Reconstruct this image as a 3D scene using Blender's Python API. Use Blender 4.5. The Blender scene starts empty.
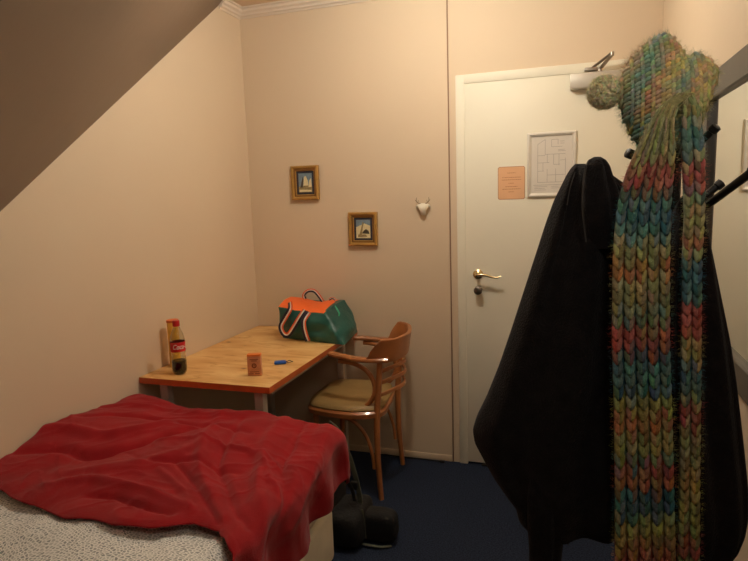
import bpy, bmesh, math, random
from mathutils import Vector, Matrix, noise
random.seed(7)
PI = math.pi
C = bpy.context.scene.collection
V = Vector

# ------------------------------------------------------------------ camera (solved from the photograph's perspective)
F_PX = 582.38
CAM = V((0, 0, 1.4687))
RT = V((0.9497078, 0.3114499, -0.0324662)).normalized()
UP = V((-0.0129518, 0.1426611, 0.9896869)).normalized()
FW = V((-0.3128695, 0.9394928, -0.1395201)).normalized()

def at(px, py, Y):
    """point of the room in the vertical plane Y seen at a photo position"""
    d = FW * F_PX + RT * (px - 374) - UP * (py - 280.5)
    return CAM + d * (Y / d.y)

# ------------------------------------------------------------------ materials
def lin(c):
    return tuple(((x / 255) / 12.92 if x / 255 <= 0.04045 else ((x / 255 + 0.055) / 1.055) ** 2.4) for x in c)

def mat(name, rgb, rough=0.6, metal=0.0, var=0.06, scale=8.0, bump=0.0, bscale=60.0, sheen=0.0, spec=0.5, detail=4, coat=0.0):
    m = bpy.data.materials.new(name); m.use_nodes = True
    nt = m.node_tree; b = nt.nodes['Principled BSDF']
    col = lin(rgb)
    b.inputs['Roughness'].default_value = rough
    b.inputs['Metallic'].default_value = metal
    b.inputs['Specular IOR Level'].default_value = spec
    b.inputs['Sheen Weight'].default_value = sheen
    b.inputs['Coat Weight'].default_value = coat
    tc = nt.nodes.new('ShaderNodeTexCoord')
    n = nt.nodes.new('ShaderNodeTexNoise'); n.inputs['Scale'].default_value = scale; n.inputs['Detail'].default_value = detail
    nt.links.new(tc.outputs['Object'], n.inputs['Vector'])
    r = nt.nodes.new('ShaderNodeValToRGB')
    r.color_ramp.elements[0].position = 0.3; r.color_ramp.elements[1].position = 0.7
    r.color_ramp.elements[0].color = (*[x * (1 - var) for x in col], 1)
    r.color_ramp.elements[1].color = (*[min(1, x * (1 + var)) for x in col], 1)
    nt.links.new(n.outputs['Fac'], r.inputs['Fac']); nt.links.new(r.outputs['Color'], b.inputs['Base Color'])
    if bump > 0:
        n2 = nt.nodes.new('ShaderNodeTexNoise'); n2.inputs['Scale'].default_value = bscale; n2.inputs['Detail'].default_value = 6
        nt.links.new(tc.outputs['Object'], n2.inputs['Vector'])
        bp = nt.nodes.new('ShaderNodeBump'); bp.inputs['Strength'].default_value = bump; bp.inputs['Distance'].default_value = 0.01
        nt.links.new(n2.outputs['Fac'], bp.inputs['Height']); nt.links.new(bp.outputs['Normal'], b.inputs['Normal'])
    return m

def ramp(nt, fac, stops):
    r = nt.nodes.new('ShaderNodeValToRGB')
    el = r.color_ramp.elements
    while len(el) < len(stops): el.new(0.5)
    for e, (p, c) in zip(el, stops):
        e.position = p; e.color = (*lin(c), 1)
    nt.links.new(fac, r.inputs['Fac'])
    return r.outputs['Color']

M = {}
M['wall'] = mat('wall_paint', (219, 200, 174), 0.62, var=0.02, scale=1.5, bump=0.10, bscale=18, spec=0.35)
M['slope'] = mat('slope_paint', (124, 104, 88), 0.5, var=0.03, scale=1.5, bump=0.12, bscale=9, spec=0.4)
M['ceil'] = mat('ceiling_paint', (228, 205, 180), 0.8, var=0.02, bump=0.15)
M['white'] = mat('white_gloss_paint', (234, 230, 212), 0.55, var=0.015, scale=3)
M['cornice'] = mat('cornice_paint', (226, 212, 196), 0.6, var=0.02)
M['seam'] = mat('seam_brown', (150, 118, 92), 0.7)
M['carpet'] = mat('navy_carpet', (48, 58, 80), 0.98, var=0.6, scale=170, bump=0.9, bscale=420, spec=0.1, detail=2)
M['brass'] = mat('brass', (228, 206, 160), 0.26, metal=1)
M['steel'] = mat('brushed_steel', (168, 160, 150), 0.34, metal=0.9)
M['pewter'] = mat('dark_pewter', (112, 104, 98), 0.3, metal=0.8)
M['alu'] = mat('satin_aluminium', (226, 222, 212), 0.38, metal=0.25)
M['greybox'] = mat('closer_grey', (196, 190, 178), 0.45, metal=0.3)
M['darkgap'] = mat('threshold_black', (26, 24, 24), 0.8)
M['paper'] = mat('plan_paper', (222, 216, 206), 0.7, var=0.01)
M['ink'] = mat('plan_ink', (150, 145, 142), 0.8)
M['peach'] = mat('peach_card', (232, 184, 142), 0.7, var=0.03)
M['peach2'] = mat('peach_card_border', (178, 108, 74), 0.7)
M['gold'] = mat('gilt_frame', (184, 142, 76), 0.38, metal=0.35, var=0.15, scale=40)
M['gold2'] = mat('gilt_frame_inner', (140, 100, 52), 0.4, metal=0.35)
M['mount'] = mat('dark_mount', (52, 50, 62), 0.7)
M['sky'] = mat('print_sky', (120, 142, 158), 0.4, var=0.25, scale=60)
M['cream'] = mat('print_cream', (226, 214, 170), 0.4, var=0.1, scale=80)
M['sea'] = mat('print_ochre', (150, 132, 92), 0.4, var=0.3, scale=90)
M['dkp'] = mat('print_dark', (74, 66, 54), 0.4)
M['bone'] = mat('white_skull', (232, 226, 208), 0.5, var=0.03)
M['antler'] = mat('antler', (158, 138, 112), 0.6)
M['edge'] = mat('stained_edge', (196, 96, 44), 0.45, var=0.12, scale=20)
M['leg'] = mat('grey_white_steel_leg', (186, 178, 166), 0.4, var=0.03)
M['red'] = mat('red_fleece', (150, 22, 30), 0.9, var=0.12, scale=14, bump=0.35, bscale=260, sheen=0.15, spec=0.15)
M['mattress'] = mat('mattress_ticking', (234, 224, 202), 0.85, var=0.05, scale=12, bump=0.2)
M['bentwood'] = mat('bentwood', (172, 108, 60), 0.33, var=0.22, scale=9, coat=0.3)
M['seatpad'] = mat('olive_tan_vinyl', (158, 128, 78), 0.5, var=0.07, scale=6, bump=0.15, bscale=90)
M['bag'] = mat('green_nylon', (18, 84, 78), 0.36, var=0.18, scale=9, bump=0.5, bscale=26, spec=0.6)
M['orange'] = mat('orange_nylon', (255, 112, 44), 0.5, var=0.05, scale=9, bump=0.2, bscale=40)
M['strapnavy'] = mat('strap_navy', (40, 34, 52), 0.8)
M['strapwhite'] = mat('strap_white', (216, 206, 196), 0.8)
M['straporange'] = mat('strap_orange', (226, 92, 40), 0.7)
M['mint'] = mat('mint_cord', (70, 190, 150), 0.6)
M['blackbag'] = mat('black_nylon', (15, 14, 15), 0.8, var=0.2, scale=20, bump=0.4, bscale=120)
M['strapgrey'] = mat('grey_green_webbing', (84, 88, 76), 0.8, var=0.2, scale=40)
M['coat'] = mat('black_fleece', (30, 28, 30), 0.95, var=0.25, scale=30, bump=0.5, bscale=240, sheen=0.06, spec=0.12)
M['coat2'] = mat('brown_black_wool', (33, 28, 28), 0.95, var=0.25, scale=30, bump=0.5, bscale=200, sheen=0.06, spec=0.12)
M['cord'] = mat('grey_cord', (56, 54, 52), 0.8)
M['stand'] = mat('black_lacquer', (22, 20, 20), 0.5, var=0.1)
M['mframe'] = mat('dark_grey_frame', (78, 72, 66), 0.4, var=0.08, scale=12)
M['mglass'] = mat('mirror_silver', (236, 238, 234), 0.015, metal=1, var=0.0)
M['capred'] = mat('red_cap', (186, 22, 20), 0.4)
M['labelred'] = mat('red_label', (206, 30, 30), 0.5)
M['labelwhite'] = mat('white_print', (240, 232, 224), 0.5, var=0)
M['coladark'] = mat('dark_cola', (12, 5, 4), 0.15, var=0.05)
M['tin'] = mat('amber_tube', (230, 180, 70), 0.45, var=0.12, scale=25)
M['tincap'] = mat('orange_lid', (214, 104, 40), 0.5)
M['carton'] = mat('copper_carton', (206, 138, 100), 0.4, var=0.15, scale=50)
M['cartonlid'] = mat('orange_carton_end', (240, 134, 58), 0.5)
M['emblem'] = mat('emblem_brown', (120, 56, 30), 0.5)
M['blue'] = mat('blue_plastic', (28, 92, 190), 0.3)
M['black'] = mat('black_rubber', (18, 18, 18), 0.6)

def glassy(name, rgb, rough=0.03, ior=1.35):
    m = bpy.data.materials.new(name); m.use_nodes = True
    nt = m.node_tree; b = nt.nodes['Principled BSDF']
    b.inputs['Base Color'].default_value = (*lin(rgb), 1)
    b.inputs['Transmission Weight'].default_value = 1; b.inputs['Roughness'].default_value = rough; b.inputs['IOR'].default_value = ior
    return m
M['pet'] = glassy('clear_pet', (238, 236, 226), 0.03, 1.4)

def wood_top():
    m = bpy.data.materials.new('knotty_pine_ply'); m.use_nodes = True
    nt = m.node_tree; b = nt.nodes['Principled BSDF']; L = nt.links
    tc = nt.nodes.new('ShaderNodeTexCoord')
    mp = nt.nodes.new('ShaderNodeMapping'); mp.inputs['Scale'].default_value = (1.2, 5.5, 1)
    L.new(tc.outputs['Object'], mp.inputs['Vector'])
    n = nt.nodes.new('ShaderNodeTexNoise'); n.inputs['Scale'].default_value = 2.2; n.inputs['Detail'].default_value = 3; n.inputs['Distortion'].default_value = 0.5
    L.new(mp.outputs['Vector'], n.inputs['Vector'])
    mul = nt.nodes.new('ShaderNodeMath'); mul.operation = 'MULTIPLY'; mul.inputs[1].default_value = 9
    L.new(n.outputs['Fac'], mul.inputs[0])
    fr = nt.nodes.new('ShaderNodeMath'); fr.operation = 'PINGPONG'; fr.inputs[1].default_value = 1
    L.new(mul.outputs[0], fr.inputs[0])
    c = ramp(nt, fr.outputs[0], [(0.0, (238, 200, 136)), (0.5, (242, 208, 146)), (0.9, (230, 188, 122)), (1.0, (212, 164, 100))])
    # knots
    v = nt.nodes.new('ShaderNodeTexVoronoi'); v.inputs['Scale'].default_value = 5.2; v.inputs['Randomness'].default_value = 1
    mp2 = nt.nodes.new('ShaderNodeMapping'); mp2.inputs['Scale'].default_value = (1.0, 1.9, 1)
    L.new(tc.outputs['Object'], mp2.inputs['Vector']); L.new(mp2.outputs['Vector'], v.inputs['Vector'])
    k = ramp(nt, v.outputs['Distance'], [(0.0, (90, 52, 22)), (0.045, (120, 72, 34)), (0.10, (228, 200, 170)), (1.0, (255, 255, 255))])
    mx = nt.nodes.new('ShaderNodeMix'); mx.data_type = 'RGBA'; mx.blend_type = 'MULTIPLY'; mx.inputs[0].default_value = 1
    L.new(c, mx.inputs[6]); L.new(k, mx.inputs[7])
    L.new(mx.outputs[2], b.inputs['Base Color'])
    b.inputs['Roughness'].default_value = 0.42
    return m
M['top'] = wood_top()

def duvet_mat():
    m = bpy.data.materials.new('leaf_print_cotton'); m.use_nodes = True
    nt = m.node_tree; b = nt.nodes['Principled BSDF']; L = nt.links
    uv = nt.nodes.new('ShaderNodeUVMap')
    n = nt.nodes.new('ShaderNodeTexNoise'); n.inputs['Scale'].default_value = 3
    L.new(uv.outputs['UV'], n.inputs['Vector'])
    rot = nt.nodes.new('ShaderNodeVectorRotate'); rot.rotation_type = 'Z_AXIS'
    mu = nt.nodes.new('ShaderNodeMath'); mu.operation = 'MULTIPLY'; mu.inputs[1].default_value = 0.12
    L.new(n.outputs['Fac'], mu.inputs[0]); L.new(mu.outputs[0], rot.inputs['Angle']); L.new(uv.outputs['UV'], rot.inputs['Vector'])
    mp = nt.nodes.new('ShaderNodeMapping'); mp.inputs['Scale'].default_value = (86, 122, 1)
    L.new(rot.outputs['Vector'], mp.inputs['Vector'])
    v = nt.nodes.new('ShaderNodeTexVoronoi'); v.feature = 'DISTANCE_TO_EDGE'; v.voronoi_dimensions = '2D'; v.inputs['Scale'].default_value = 1; v.inputs['Randomness'].default_value = 0.75
    L.new(mp.outputs['Vector'], v.inputs['Vector'])
    v2 = nt.nodes.new('ShaderNodeTexVoronoi'); v2.voronoi_dimensions = '2D'; v2.inputs['Scale'].default_value = 1; v2.inputs['Randomness'].default_value = 0.75
    L.new(mp.outputs['Vector'], v2.inputs['Vector'])
    c = ramp(nt, v.outputs['Distance'], [(0.0, (246, 246, 244)), (0.13, (240, 240, 238)), (0.20, (156, 162, 164)), (1.0, (134, 142, 144))])
    mx = nt.nodes.new('ShaderNodeMix'); mx.data_type = 'RGBA'; mx.blend_type = 'MIX'
    bw = nt.nodes.new('ShaderNodeRGBToBW'); L.new(v2.outputs['Color'], bw.inputs[0])
    mr = nt.nodes.new('ShaderNodeMapRange'); mr.inputs[1].default_value = 0.3; mr.inputs[2].default_value = 0.8; mr.inputs[3].default_value = 0.0; mr.inputs[4].default_value = 0.6
    L.new(bw.outputs[0], mr.inputs[0]); L.new(mr.outputs[0], mx.inputs[0])
    L.new(c, mx.inputs[6]); mx.inputs[7].default_value = (*lin((240, 240, 238)), 1)
    L.new(mx.outputs[2], b.inputs['Base Color']); b.inputs['Roughness'].default_value = 0.9
    b.inputs['Specular IOR Level'].default_value = 0.2
    return m
M['duvet'] = duvet_mat()

def yarn_mat():
    m = bpy.data.materials.new('variegated_yarn'); m.use_nodes = True
    nt = m.node_tree; b = nt.nodes['Principled BSDF']; L = nt.links
    a = nt.nodes.new('ShaderNodeVertexColor'); a.layer_name = 'yarn'
    tc = nt.nodes.new('ShaderNodeTexCoord')
    n = nt.nodes.new('ShaderNodeTexNoise'); n.inputs['Scale'].default_value = 130; n.inputs['Detail'].default_value = 5
    L.new(tc.outputs['Object'], n.inputs['Vector'])
    k = ramp(nt, n.outputs['Fac'], [(0.3, (205, 205, 205)), (0.7, (255, 255, 255))])
    mx = nt.nodes.new('ShaderNodeMix'); mx.data_type = 'RGBA'; mx.blend_type = 'MULTIPLY'; mx.inputs[0].default_value = 1
    L.new(a.outputs['Color'], mx.inputs[6]); L.new(k, mx.inputs[7]); L.new(mx.outputs[2], b.inputs['Base Color'])
    b.inputs['Roughness'].default_value = 0.95; b.inputs['Specular IOR Level'].default_value = 0.1; b.inputs['Sheen Weight'].default_value = 0.15
    bp = nt.nodes.new('ShaderNodeBump'); bp.inputs['Strength'].default_value = 0.7; bp.inputs['Distance'].default_value = 0.004
    L.new(n.outputs['Fac'], bp.inputs['Height']); L.new(bp.outputs['Normal'], b.inputs['Normal'])
    return m
M['yarn'] = yarn_mat()

def emit(name, rgb, s):
    m = bpy.data.materials.new(name); m.use_nodes = True
    b = m.node_tree.nodes['Principled BSDF']
    b.inputs['Base Color'].default_value = (0.9, 0.9, 0.9, 1)
    b.inputs['Emission Color'].default_value = (*rgb, 1); b.inputs['Emission Strength'].default_value = s
    return m

# ------------------------------------------------------------------ mesh helpers (all in room coordinates)
WLOC = {}
def obj(name, bm, m, parent=None, smooth=True, recalc=True):
    if recalc: bmesh.ops.recalc_face_normals(bm, faces=bm.faces)
    lo = V((1e9,) * 3); hi = V((-1e9,) * 3)
    for v in bm.verts:
        for i in range(3):
            lo[i] = min(lo[i], v.co[i]); hi[i] = max(hi[i], v.co[i])
    c = V(((lo.x + hi.x) / 2, (lo.y + hi.y) / 2, lo.z))
    bmesh.ops.translate(bm, verts=bm.verts, vec=-c)
    me = bpy.data.meshes.new(name); bm.to_mesh(me); bm.free()
    for mm in (m if isinstance(m, (list, tuple)) else [m]): me.materials.append(mm)
    if smooth:
        for p in me.polygons: p.use_smooth = True
        try: me.set_sharp_from_angle(angle=math.radians(smooth if smooth is not True else 40))
        except Exception: pass
    o = bpy.data.objects.new(name, me); C.objects.link(o)
    if parent:
        o.parent = parent; o.location = c - WLOC[parent.name]
    else: o.location = c
    WLOC[o.name] = c
    return o

def thing(name, loc, label, cat, group=None):
    o = bpy.data.objects.new(name, None); C.objects.link(o); o.location = loc; o.empty_display_size = 0.1
    WLOC[o.name] = V(loc); return tag(o, label, cat, group)

def tag(o, label=None, cat=None, group=None, kind=None):
    if label: o['label'] = label
    if cat: o['category'] = cat
    if group: o['group'] = group
    if kind: o['kind'] = kind
    return o

def struct(name, bm, m, **k):
    return tag(obj(name, bm, m, **k), kind='structure')

def nb(): return bmesh.new()

def box(bm, lo, hi, bev=0.0, mi=0, rot=None, seg=2):
    lo, hi = V(lo), V(hi); c = (lo + hi) / 2; s = hi - lo
    r = bmesh.ops.create_cube(bm, size=1)
    vs = r['verts']
    bmesh.ops.scale(bm, vec=s, verts=vs)
    fs = {f for v in vs for f in v.link_faces}
    for f in fs: f.material_index = mi
    if bev > 0:
        es = list({e for v in vs for e in v.link_edges})
        rr = bmesh.ops.bevel(bm, geom=es, offset=bev, segments=seg, affect='EDGES', profile=0.5)
        vs = list({v for f in rr['faces'] for v in f.verts} | {v for v in vs if v.is_valid})
        for v in vs:
            for f in v.link_faces: f.material_index = mi
    if rot is not None: bmesh.ops.rotate(bm, cent=(0, 0, 0), matrix=rot, verts=vs)
    bmesh.ops.translate(bm, vec=c, verts=vs)
    return vs

def catmull(pts, n=6):
    pts = [V(p) for p in pts]; out = []
    for i in range(len(pts) - 1):
        p0 = pts[max(i - 1, 0)]; p1 = pts[i]; p2 = pts[i + 1]; p3 = pts[min(i + 2, len(pts) - 1)]
        for k in range(n):
            t = k / n
            out.append(0.5 * ((2 * p1) + (-p0 + p2) * t + (2 * p0 - 5 * p1 + 4 * p2 - p3) * t * t + (-p0 + 3 * p1 - 3 * p2 + p3) * t ** 3))
    out.append(pts[-1]); return out

def rings(bm, R, closed_u=True, cap=True, mi=0):
    """bridge a list of rings of points"""
    vr = [[bm.verts.new(p) for p in r] for r in R]
    n = len(vr[0]); fs = []
    for a, b in zip(vr, vr[1:]):
        for i in range(n if closed_u else n - 1):
            j = (i + 1) % n
            try: f = bm.faces.new((a[i], a[j], b[j], b[i])); f.material_index = mi; fs.append(f)
            except ValueError: pass
    if cap and closed_u:
        for r in (vr[0], vr[-1]):
            try: f = bm.faces.new(r); f.material_index = mi
            except ValueError: pass
    return vr

def tube(bm, pts, r, n=10, smooth_n=6, mi=0, closed=False):
    """round rod along points; r a number or list per control point"""
    rs = r if isinstance(r, (list, tuple)) else [r] * len(pts)
    P = catmull(pts, smooth_n) if smooth_n > 1 else [V(p) for p in pts]
    m = len(P) - 1; RR = []
    up = V((0, 0, 1)); prev = None
    for i, p in enumerate(P):
        t = (P[min(i + 1, m)] - P[max(i - 1, 0)]).normalized()
        if prev is None:
            a = up.cross(t) if abs(t.z) < 0.95 else V((1, 0, 0)).cross(t)
            a.normalize()
        else:
            a = (prev - t * prev.dot(t)).normalized()
        prev = a; b = t.cross(a)
        f = i / m * (len(rs) - 1); k = min(int(f), len(rs) - 2) if len(rs) > 1 else 0
        rad = rs[k] + (rs[min(k + 1, len(rs) - 1)] - rs[k]) * (f - k)
        RR.append([p + a * math.cos(2 * PI * j / n) * rad + b * math.sin(2 * PI * j / n) * rad for j in range(n)])
    rings(bm, RR, mi=mi)

def band(bm, pts, w, h, upv=(0, 0, 1), smooth_n=6, mi=0, hs=None, lean=0.0):
    """rectangular-section strip along points: w sideways, h along upv (rounded corners)"""
    P = catmull(pts, smooth_n) if smooth_n > 1 else [V(p) for p in pts]
    m = len(P) - 1; RR = []; up0 = V(upv)
    for i, p in enumerate(P):
        t = (P[min(i + 1, m)] - P[max(i - 1, 0)]).normalized()
        s = t.cross(up0).normalized(); u = (s.cross(t)).normalized()
        hh = h if hs is None else hs(i / m)
        u2 = (u + s * lean).normalized()
        c = min(w, hh) * 0.3; a, b = w / 2, hh / 2
        sec = [(a - c, b), (a, b - c), (a, -b + c), (a - c, -b), (-a + c, -b), (-a, -b + c), (-a, b - c), (-a + c, b)]
        RR.append([p + s * x + u2 * y for x, y in sec])
    rings(bm, RR, mi=mi)

def lathe(bm, prof, c, n=24, mi=0, axis='z'):
    RR = []
    for r, z in prof:
        ring = []
        for j in range(n):
            a = 2 * PI * j / n; x, y = r * math.cos(a), r * math.sin(a)
            q = V((x, y, z)) if axis == 'z' else (V((x, -z, y)) if axis == 'y' else V((z, x, y)))
            ring.append(V(c) + q)
        RR.append(ring)
    rings(bm, RR, mi=mi)

def quad(bm, pts, mi=0):
    f = bm.faces.new([bm.verts.new(p) for p in pts]); f.material_index = mi; return f

def fract(x): return x - math.floor(x)
def nz(x, y=0.0, z=0.0): return noise.noise(V((x, y, z)))

# ================================================================== ROOM
XL, XR, YB, YF, ZC = -1.76, 0.402, 3.05, -0.75, 2.54
CS = 0.95                                     # slope rises this much per metre towards the right wall
def zs(x, y): return 2.507 + 0.742 * (y - 2.845) + CS * (x - XL)

b = nb(); box(b, (XL - 0.1, YF - 0.1, -0.1), (XR + 0.1, YB + 0.1, 0)); struct('floor', b, M['carpet'], smooth=False)
b = nb(); box(b, (XL - 0.1, YF - 0.1, 0), (XL, YB, ZC)); struct('wall_left', b, M['wall'], smooth=False)
b = nb(); box(b, (XR, YF - 0.1, 0), (XR + 0.1, YB, ZC)); struct('wall_right', b, M['wall'], smooth=False)
b = nb(); box(b, (XL, YF - 0.1, 0), (XR, YF, ZC)); struct('wall_front', b, M['wall'], smooth=False)
DL, DR, DT = -0.545, 0.352, 2.07
b = nb()
box(b, (XL - 0.1, YB, 0), (DL + 0.01, YB + 0.1, ZC)); box(b, (DR - 0.01, YB, 0), (XR + 0.1, YB + 0.1, ZC)); box(b, (DL + 0.01, YB, DT - 0.01), (DR - 0.01, YB + 0.1, ZC))
struct('wall_back', b, M['wall'], smooth=False)
b = nb(); box(b, (XL - 0.1, YF - 0.1, ZC), (XR + 0.1, YB + 0.1, ZC + 0.08)); struct('ceiling', b, M['ceil'], smooth=False)

# slanted ceiling slab, clipped to the room
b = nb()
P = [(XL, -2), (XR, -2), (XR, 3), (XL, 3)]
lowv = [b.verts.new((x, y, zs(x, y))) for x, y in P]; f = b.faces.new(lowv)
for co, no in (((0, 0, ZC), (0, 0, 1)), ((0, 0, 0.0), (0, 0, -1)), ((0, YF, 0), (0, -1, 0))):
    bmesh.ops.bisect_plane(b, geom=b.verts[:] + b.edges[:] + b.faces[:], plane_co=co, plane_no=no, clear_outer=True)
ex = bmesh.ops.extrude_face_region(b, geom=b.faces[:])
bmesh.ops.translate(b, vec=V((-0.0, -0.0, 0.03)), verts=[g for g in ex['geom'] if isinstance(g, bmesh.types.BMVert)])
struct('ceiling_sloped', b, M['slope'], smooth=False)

# cornice moulding: left wall stub and back wall
def cornice(bm, a, bpt, inward):
    prof = [(0, 0), (0.006, 0), (0.010, 0.008), (0.020, 0.012), (0.022, 0.022), (0.034, 0.030), (0.036, 0.042), (0.046, 0.046), (0.046, 0.053), (0, 0.053)]
    RR = []
    for k, p in enumerate((a, bpt)):
        RR.append([V(p) + V(inward[k]) * o + V((0, 0, ZC - 0.0535 + z)) for o, z in prof])
    rings(bm, RR)
b = nb()
cornice(b, (XL, YB, 0), (XR, YB, 0), [(1, -1, 0), (-1, -1, 0)])
cornice(b, (XL, 2.84, 0), (XL, YB, 0), [(1, 0, 0), (1, -1, 0)])
struct('trim_1', b, M['cornice'], smooth=30)
b = nb(); box(b, (-0.586, YB - 0.006, 0.0), (-0.579, YB, ZC - 0.05), 0.002); struct('trim_2', b, M['seam'])
b = nb(); box(b, (XL, YB - 0.005, 0), (-0.59, YB, 0.036), 0.002); struct('baseboard_back', b, M['wall'])

# ---- door
door = tag(bpy.data.objects.new('door_1', None), 'white flush door with brass lever handle in back wall', 'door', kind='structure')
C.objects.link(door); door.location = (-0.1, YB, 0); WLOC['door_1'] = V((-0.1, YB, 0))
b = nb()
FWd = 0.045
box(b, (DL, YB - 0.012, 0), (DL + FWd, YB + 0.06, DT), 0.004)
box(b, (DR - FWd, YB - 0.012, 0), (DR, YB + 0.06, DT), 0.004)
box(b, (DL + FWd - 0.004, YB - 0.012, DT - FWd), (DR - FWd + 0.004, YB + 0.06, DT), 0.004)
obj('door_frame', b, M['white'], door)
b = nb(); box(b, (DL + FWd - 0.001, YB - 0.008, 0.014), (DR - FWd + 0.001, YB + 0.045, DT - FWd + 0.001), 0.003)
obj('door_leaf', b, M['white'], door)
YD = YB - 0.008
b = nb(); box(b, (DL + 0.12, YB - 0.02, 0.0), (DR - FWd, YB + 0.05, 0.012), 0.003); obj('threshold', b, M['darkgap'], door)
# lever handle: rose + neck + curved lever
HX, HZ = -0.437, 1.058
b = nb(); lathe(b, [(0.0, 0.0), (0.026, 0.0), (0.026, 0.004), (0.021, 0.008), (0.014, 0.010), (0.0095, 0.016), (0.0085, 0.04), (0.0105, 0.052), (0, 0.055)], (HX, YD, HZ), 24, axis='y')
hd = obj('door_handle', b, M['brass'], door)
b = nb(); tube(b, [(HX - 0.006, YD - 0.047, HZ), (HX + 0.02, YD - 0.05, HZ + 0.003), (HX + 0.05, YD - 0.05, HZ), (HX + 0.08, YD - 0.05, HZ - 0.009), (HX + 0.105, YD - 0.05, HZ - 0.010), (HX + 0.122, YD - 0.047, HZ - 0.002)], [0.009, 0.0085, 0.007, 0.0055, 0.005, 0.003], 12)
obj('lever', b, M['brass'], hd)
b = nb(); lathe(b, [(0, 0), (0.018, 0), (0.018, 0.004), (0.0115, 0.008), (0.0115, 0.020), (0.019, 0.025), (0.0225, 0.033), (0.0215, 0.043), (0.014, 0.049), (0, 0.050)], (-0.433, YD, 0.977), 24, axis='y')
obj('lock_knob', b, M['pewter'], door)
# closer
b = nb(); box(b, (0.006, YD - 0.050, 1.948), (0.235, YD, 2.018), 0.006)
cl = obj('door_closer', b, M['greybox'], door)
b = nb()
A0 = V((0.138, YD - 0.03, 2.019)); A1 = at(612, 54.5, YD - 0.10); A2 = V((0.088, YD - 0.024, 2.034))
tube(b, [A0, A0 + V((0, 0, 0.012))], 0.011, 12, 1)
band(b, [A0 + V((0, 0, 0.012)), A1], 0.020, 0.008, (0, 0, 1), 2)
tube(b, [A1 + V((0, 0, -0.006)), A1 + V((0, 0, 0.012))], 0.009, 10, 1)
obj('closer_arm', b, M['steel'], cl)
b = nb()
band(b, [A1 + V((0, 0, 0.008)), A2 + V((0.02, 0, 0.008))], 0.016, 0.008, (0, 0, 1), 2)
box(b, (0.070, YD - 0.034, 2.026), (0.128, YD - 0.0, 2.042), 0.003)
obj('closer_link', b, M['steel'], cl)

# thin black cable end lying at the foot of the wall
b = nb(); tube(b, [(-0.98, 3.030, 0.006), (-0.86, 3.022, 0.006), (-0.75, 3.026, 0.006), (-0.66, 3.018, 0.007), (-0.645, 3.016, 0.007)], 0.0035, 8)
box(b, (-0.655, 3.010, 0.002), (-0.625, 3.024, 0.014), 0.003)
tag(obj('cable', b, M['black']), 'thin black cable lying along the foot of the back wall', 'cable')

# ================================================================== WALL THINGS
def picture(x0, x1, z0, z1, tilt, label, kind):
    cx, cz = (x0 + x1) / 2, (z0 + z1) / 2
    t = thing('picture_frame', (cx, YB, z0), label, 'picture', 'small gilt pictures on the back wall')
    w, h = (x1 - x0) / 2, (z1 - z0) / 2
    rot = Matrix.Rotation(tilt, 3, 'Y')
    # mitred moulding
    prof = [(0, 0), (0, 0.020), (0.006, 0.026), (0.013, 0.024), (0.018, 0.016), (0.026, 0.016), (0.030, 0.010), (0.030, 0.002)]
    b = nb(); loops = []
    for sx, sz in ((-1, -1), (1, -1), (1, 1), (-1, 1)):
        loops.append([b.verts.new(rot @ V((sx * (w - i), 0, sz * (h - i))) + V((cx, YB - 0.001 - d, cz))) for i, d in prof])
    for k in range(4):
        A, B = loops[k], loops[(k + 1) % 4]
        for i in range(len(prof) - 1):
            f = b.faces.new((A[i], B[i], B[i + 1], A[i + 1])); f.material_index = 1 if i in (4,) else 0
    obj('frame', b, [M['gold'], M['gold2']], t, smooth=20)
    iw, ih = w - 0.029, h - 0.029
    b = nb(); 
    vs = box(b, (-iw, -0.010, -ih), (iw, -0.001, ih)); bmesh.ops.rotate(b, cent=(0, 0, 0), matrix=rot, verts=b.verts); bmesh.ops.translate(b, vec=(cx, YB, cz), verts=b.verts)
    obj('mount', b, M['mount'], t, smooth=False)
    pw, ph = iw - 0.013, ih - 0.013
    b = nb()
    def poly(pts, mi, d):
        f = b.faces.new([b.verts.new(rot @ V((x * pw, 0, z * ph)) + V((cx, YB - 0.0105 - d, cz))) for x, z in pts]); f.material_index = mi
    poly([(-1, -1), (1, -1), (1, 1), (-1, 1)], 0, 0)
    if kind == 0:
        poly([(-1, -1), (1, -1), (1, -0.35), (0.3, -0.2), (-1, -0.4)], 2, 0.0004)
        poly([(-0.3, -0.3), (0.45, -0.3), (0.4, 0.2), (0.1, 0.75), (-0.15, 0.6)], 1, 0.0008)
        poly([(-0.75, -0.5), (-0.4, -0.5), (-0.25, 0.3), (-0.35, 0.7), (-0.55, 0.1)], 3, 0.0009)
        poly([(0.45, -0.45), (0.95, -0.45), (0.9, 0.5), (0.6, 0.2)], 1, 0.0006)
        poly([(-0.9, -0.95), (0.9, -0.95), (0.9, -0.75), (-0.9, -0.7)], 1, 0.0007)
    else:
        poly([(-1, -1), (1, -1), (1, 0.35), (0.2, 0.6), (-1, 0.2)], 1, 0.0004)
        poly([(-0.55, -0.6), (-0.2, -0.6), (0.1, 0.7), (-0.05, 0.8)], 2, 0.0008)
        poly([(-0.2, -0.5), (0.9, -0.55), (0.75, -0.2), (0.4, 0.0), (0.05, -0.2)], 3, 0.0009)
        poly([(-0.8, -0.9), (0.6, -0.85), (0.3, -0.6), (-0.7, -0.6)], 2, 0.0007)
    obj('print', b, [M['sky'], M['cream'], M['sea'], M['dkp']], t, smooth=False, recalc=False)
picture(-1.484, -1.318, 1.4735, 1.663, math.radians(0.3), 'small gilt framed print nearer the corner, higher of the two pictures', 0)
picture(-1.148, -0.982, 1.2115, 1.396, math.radians(0.4), 'small gilt framed print hung lower, right above the green bag', 1)

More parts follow.
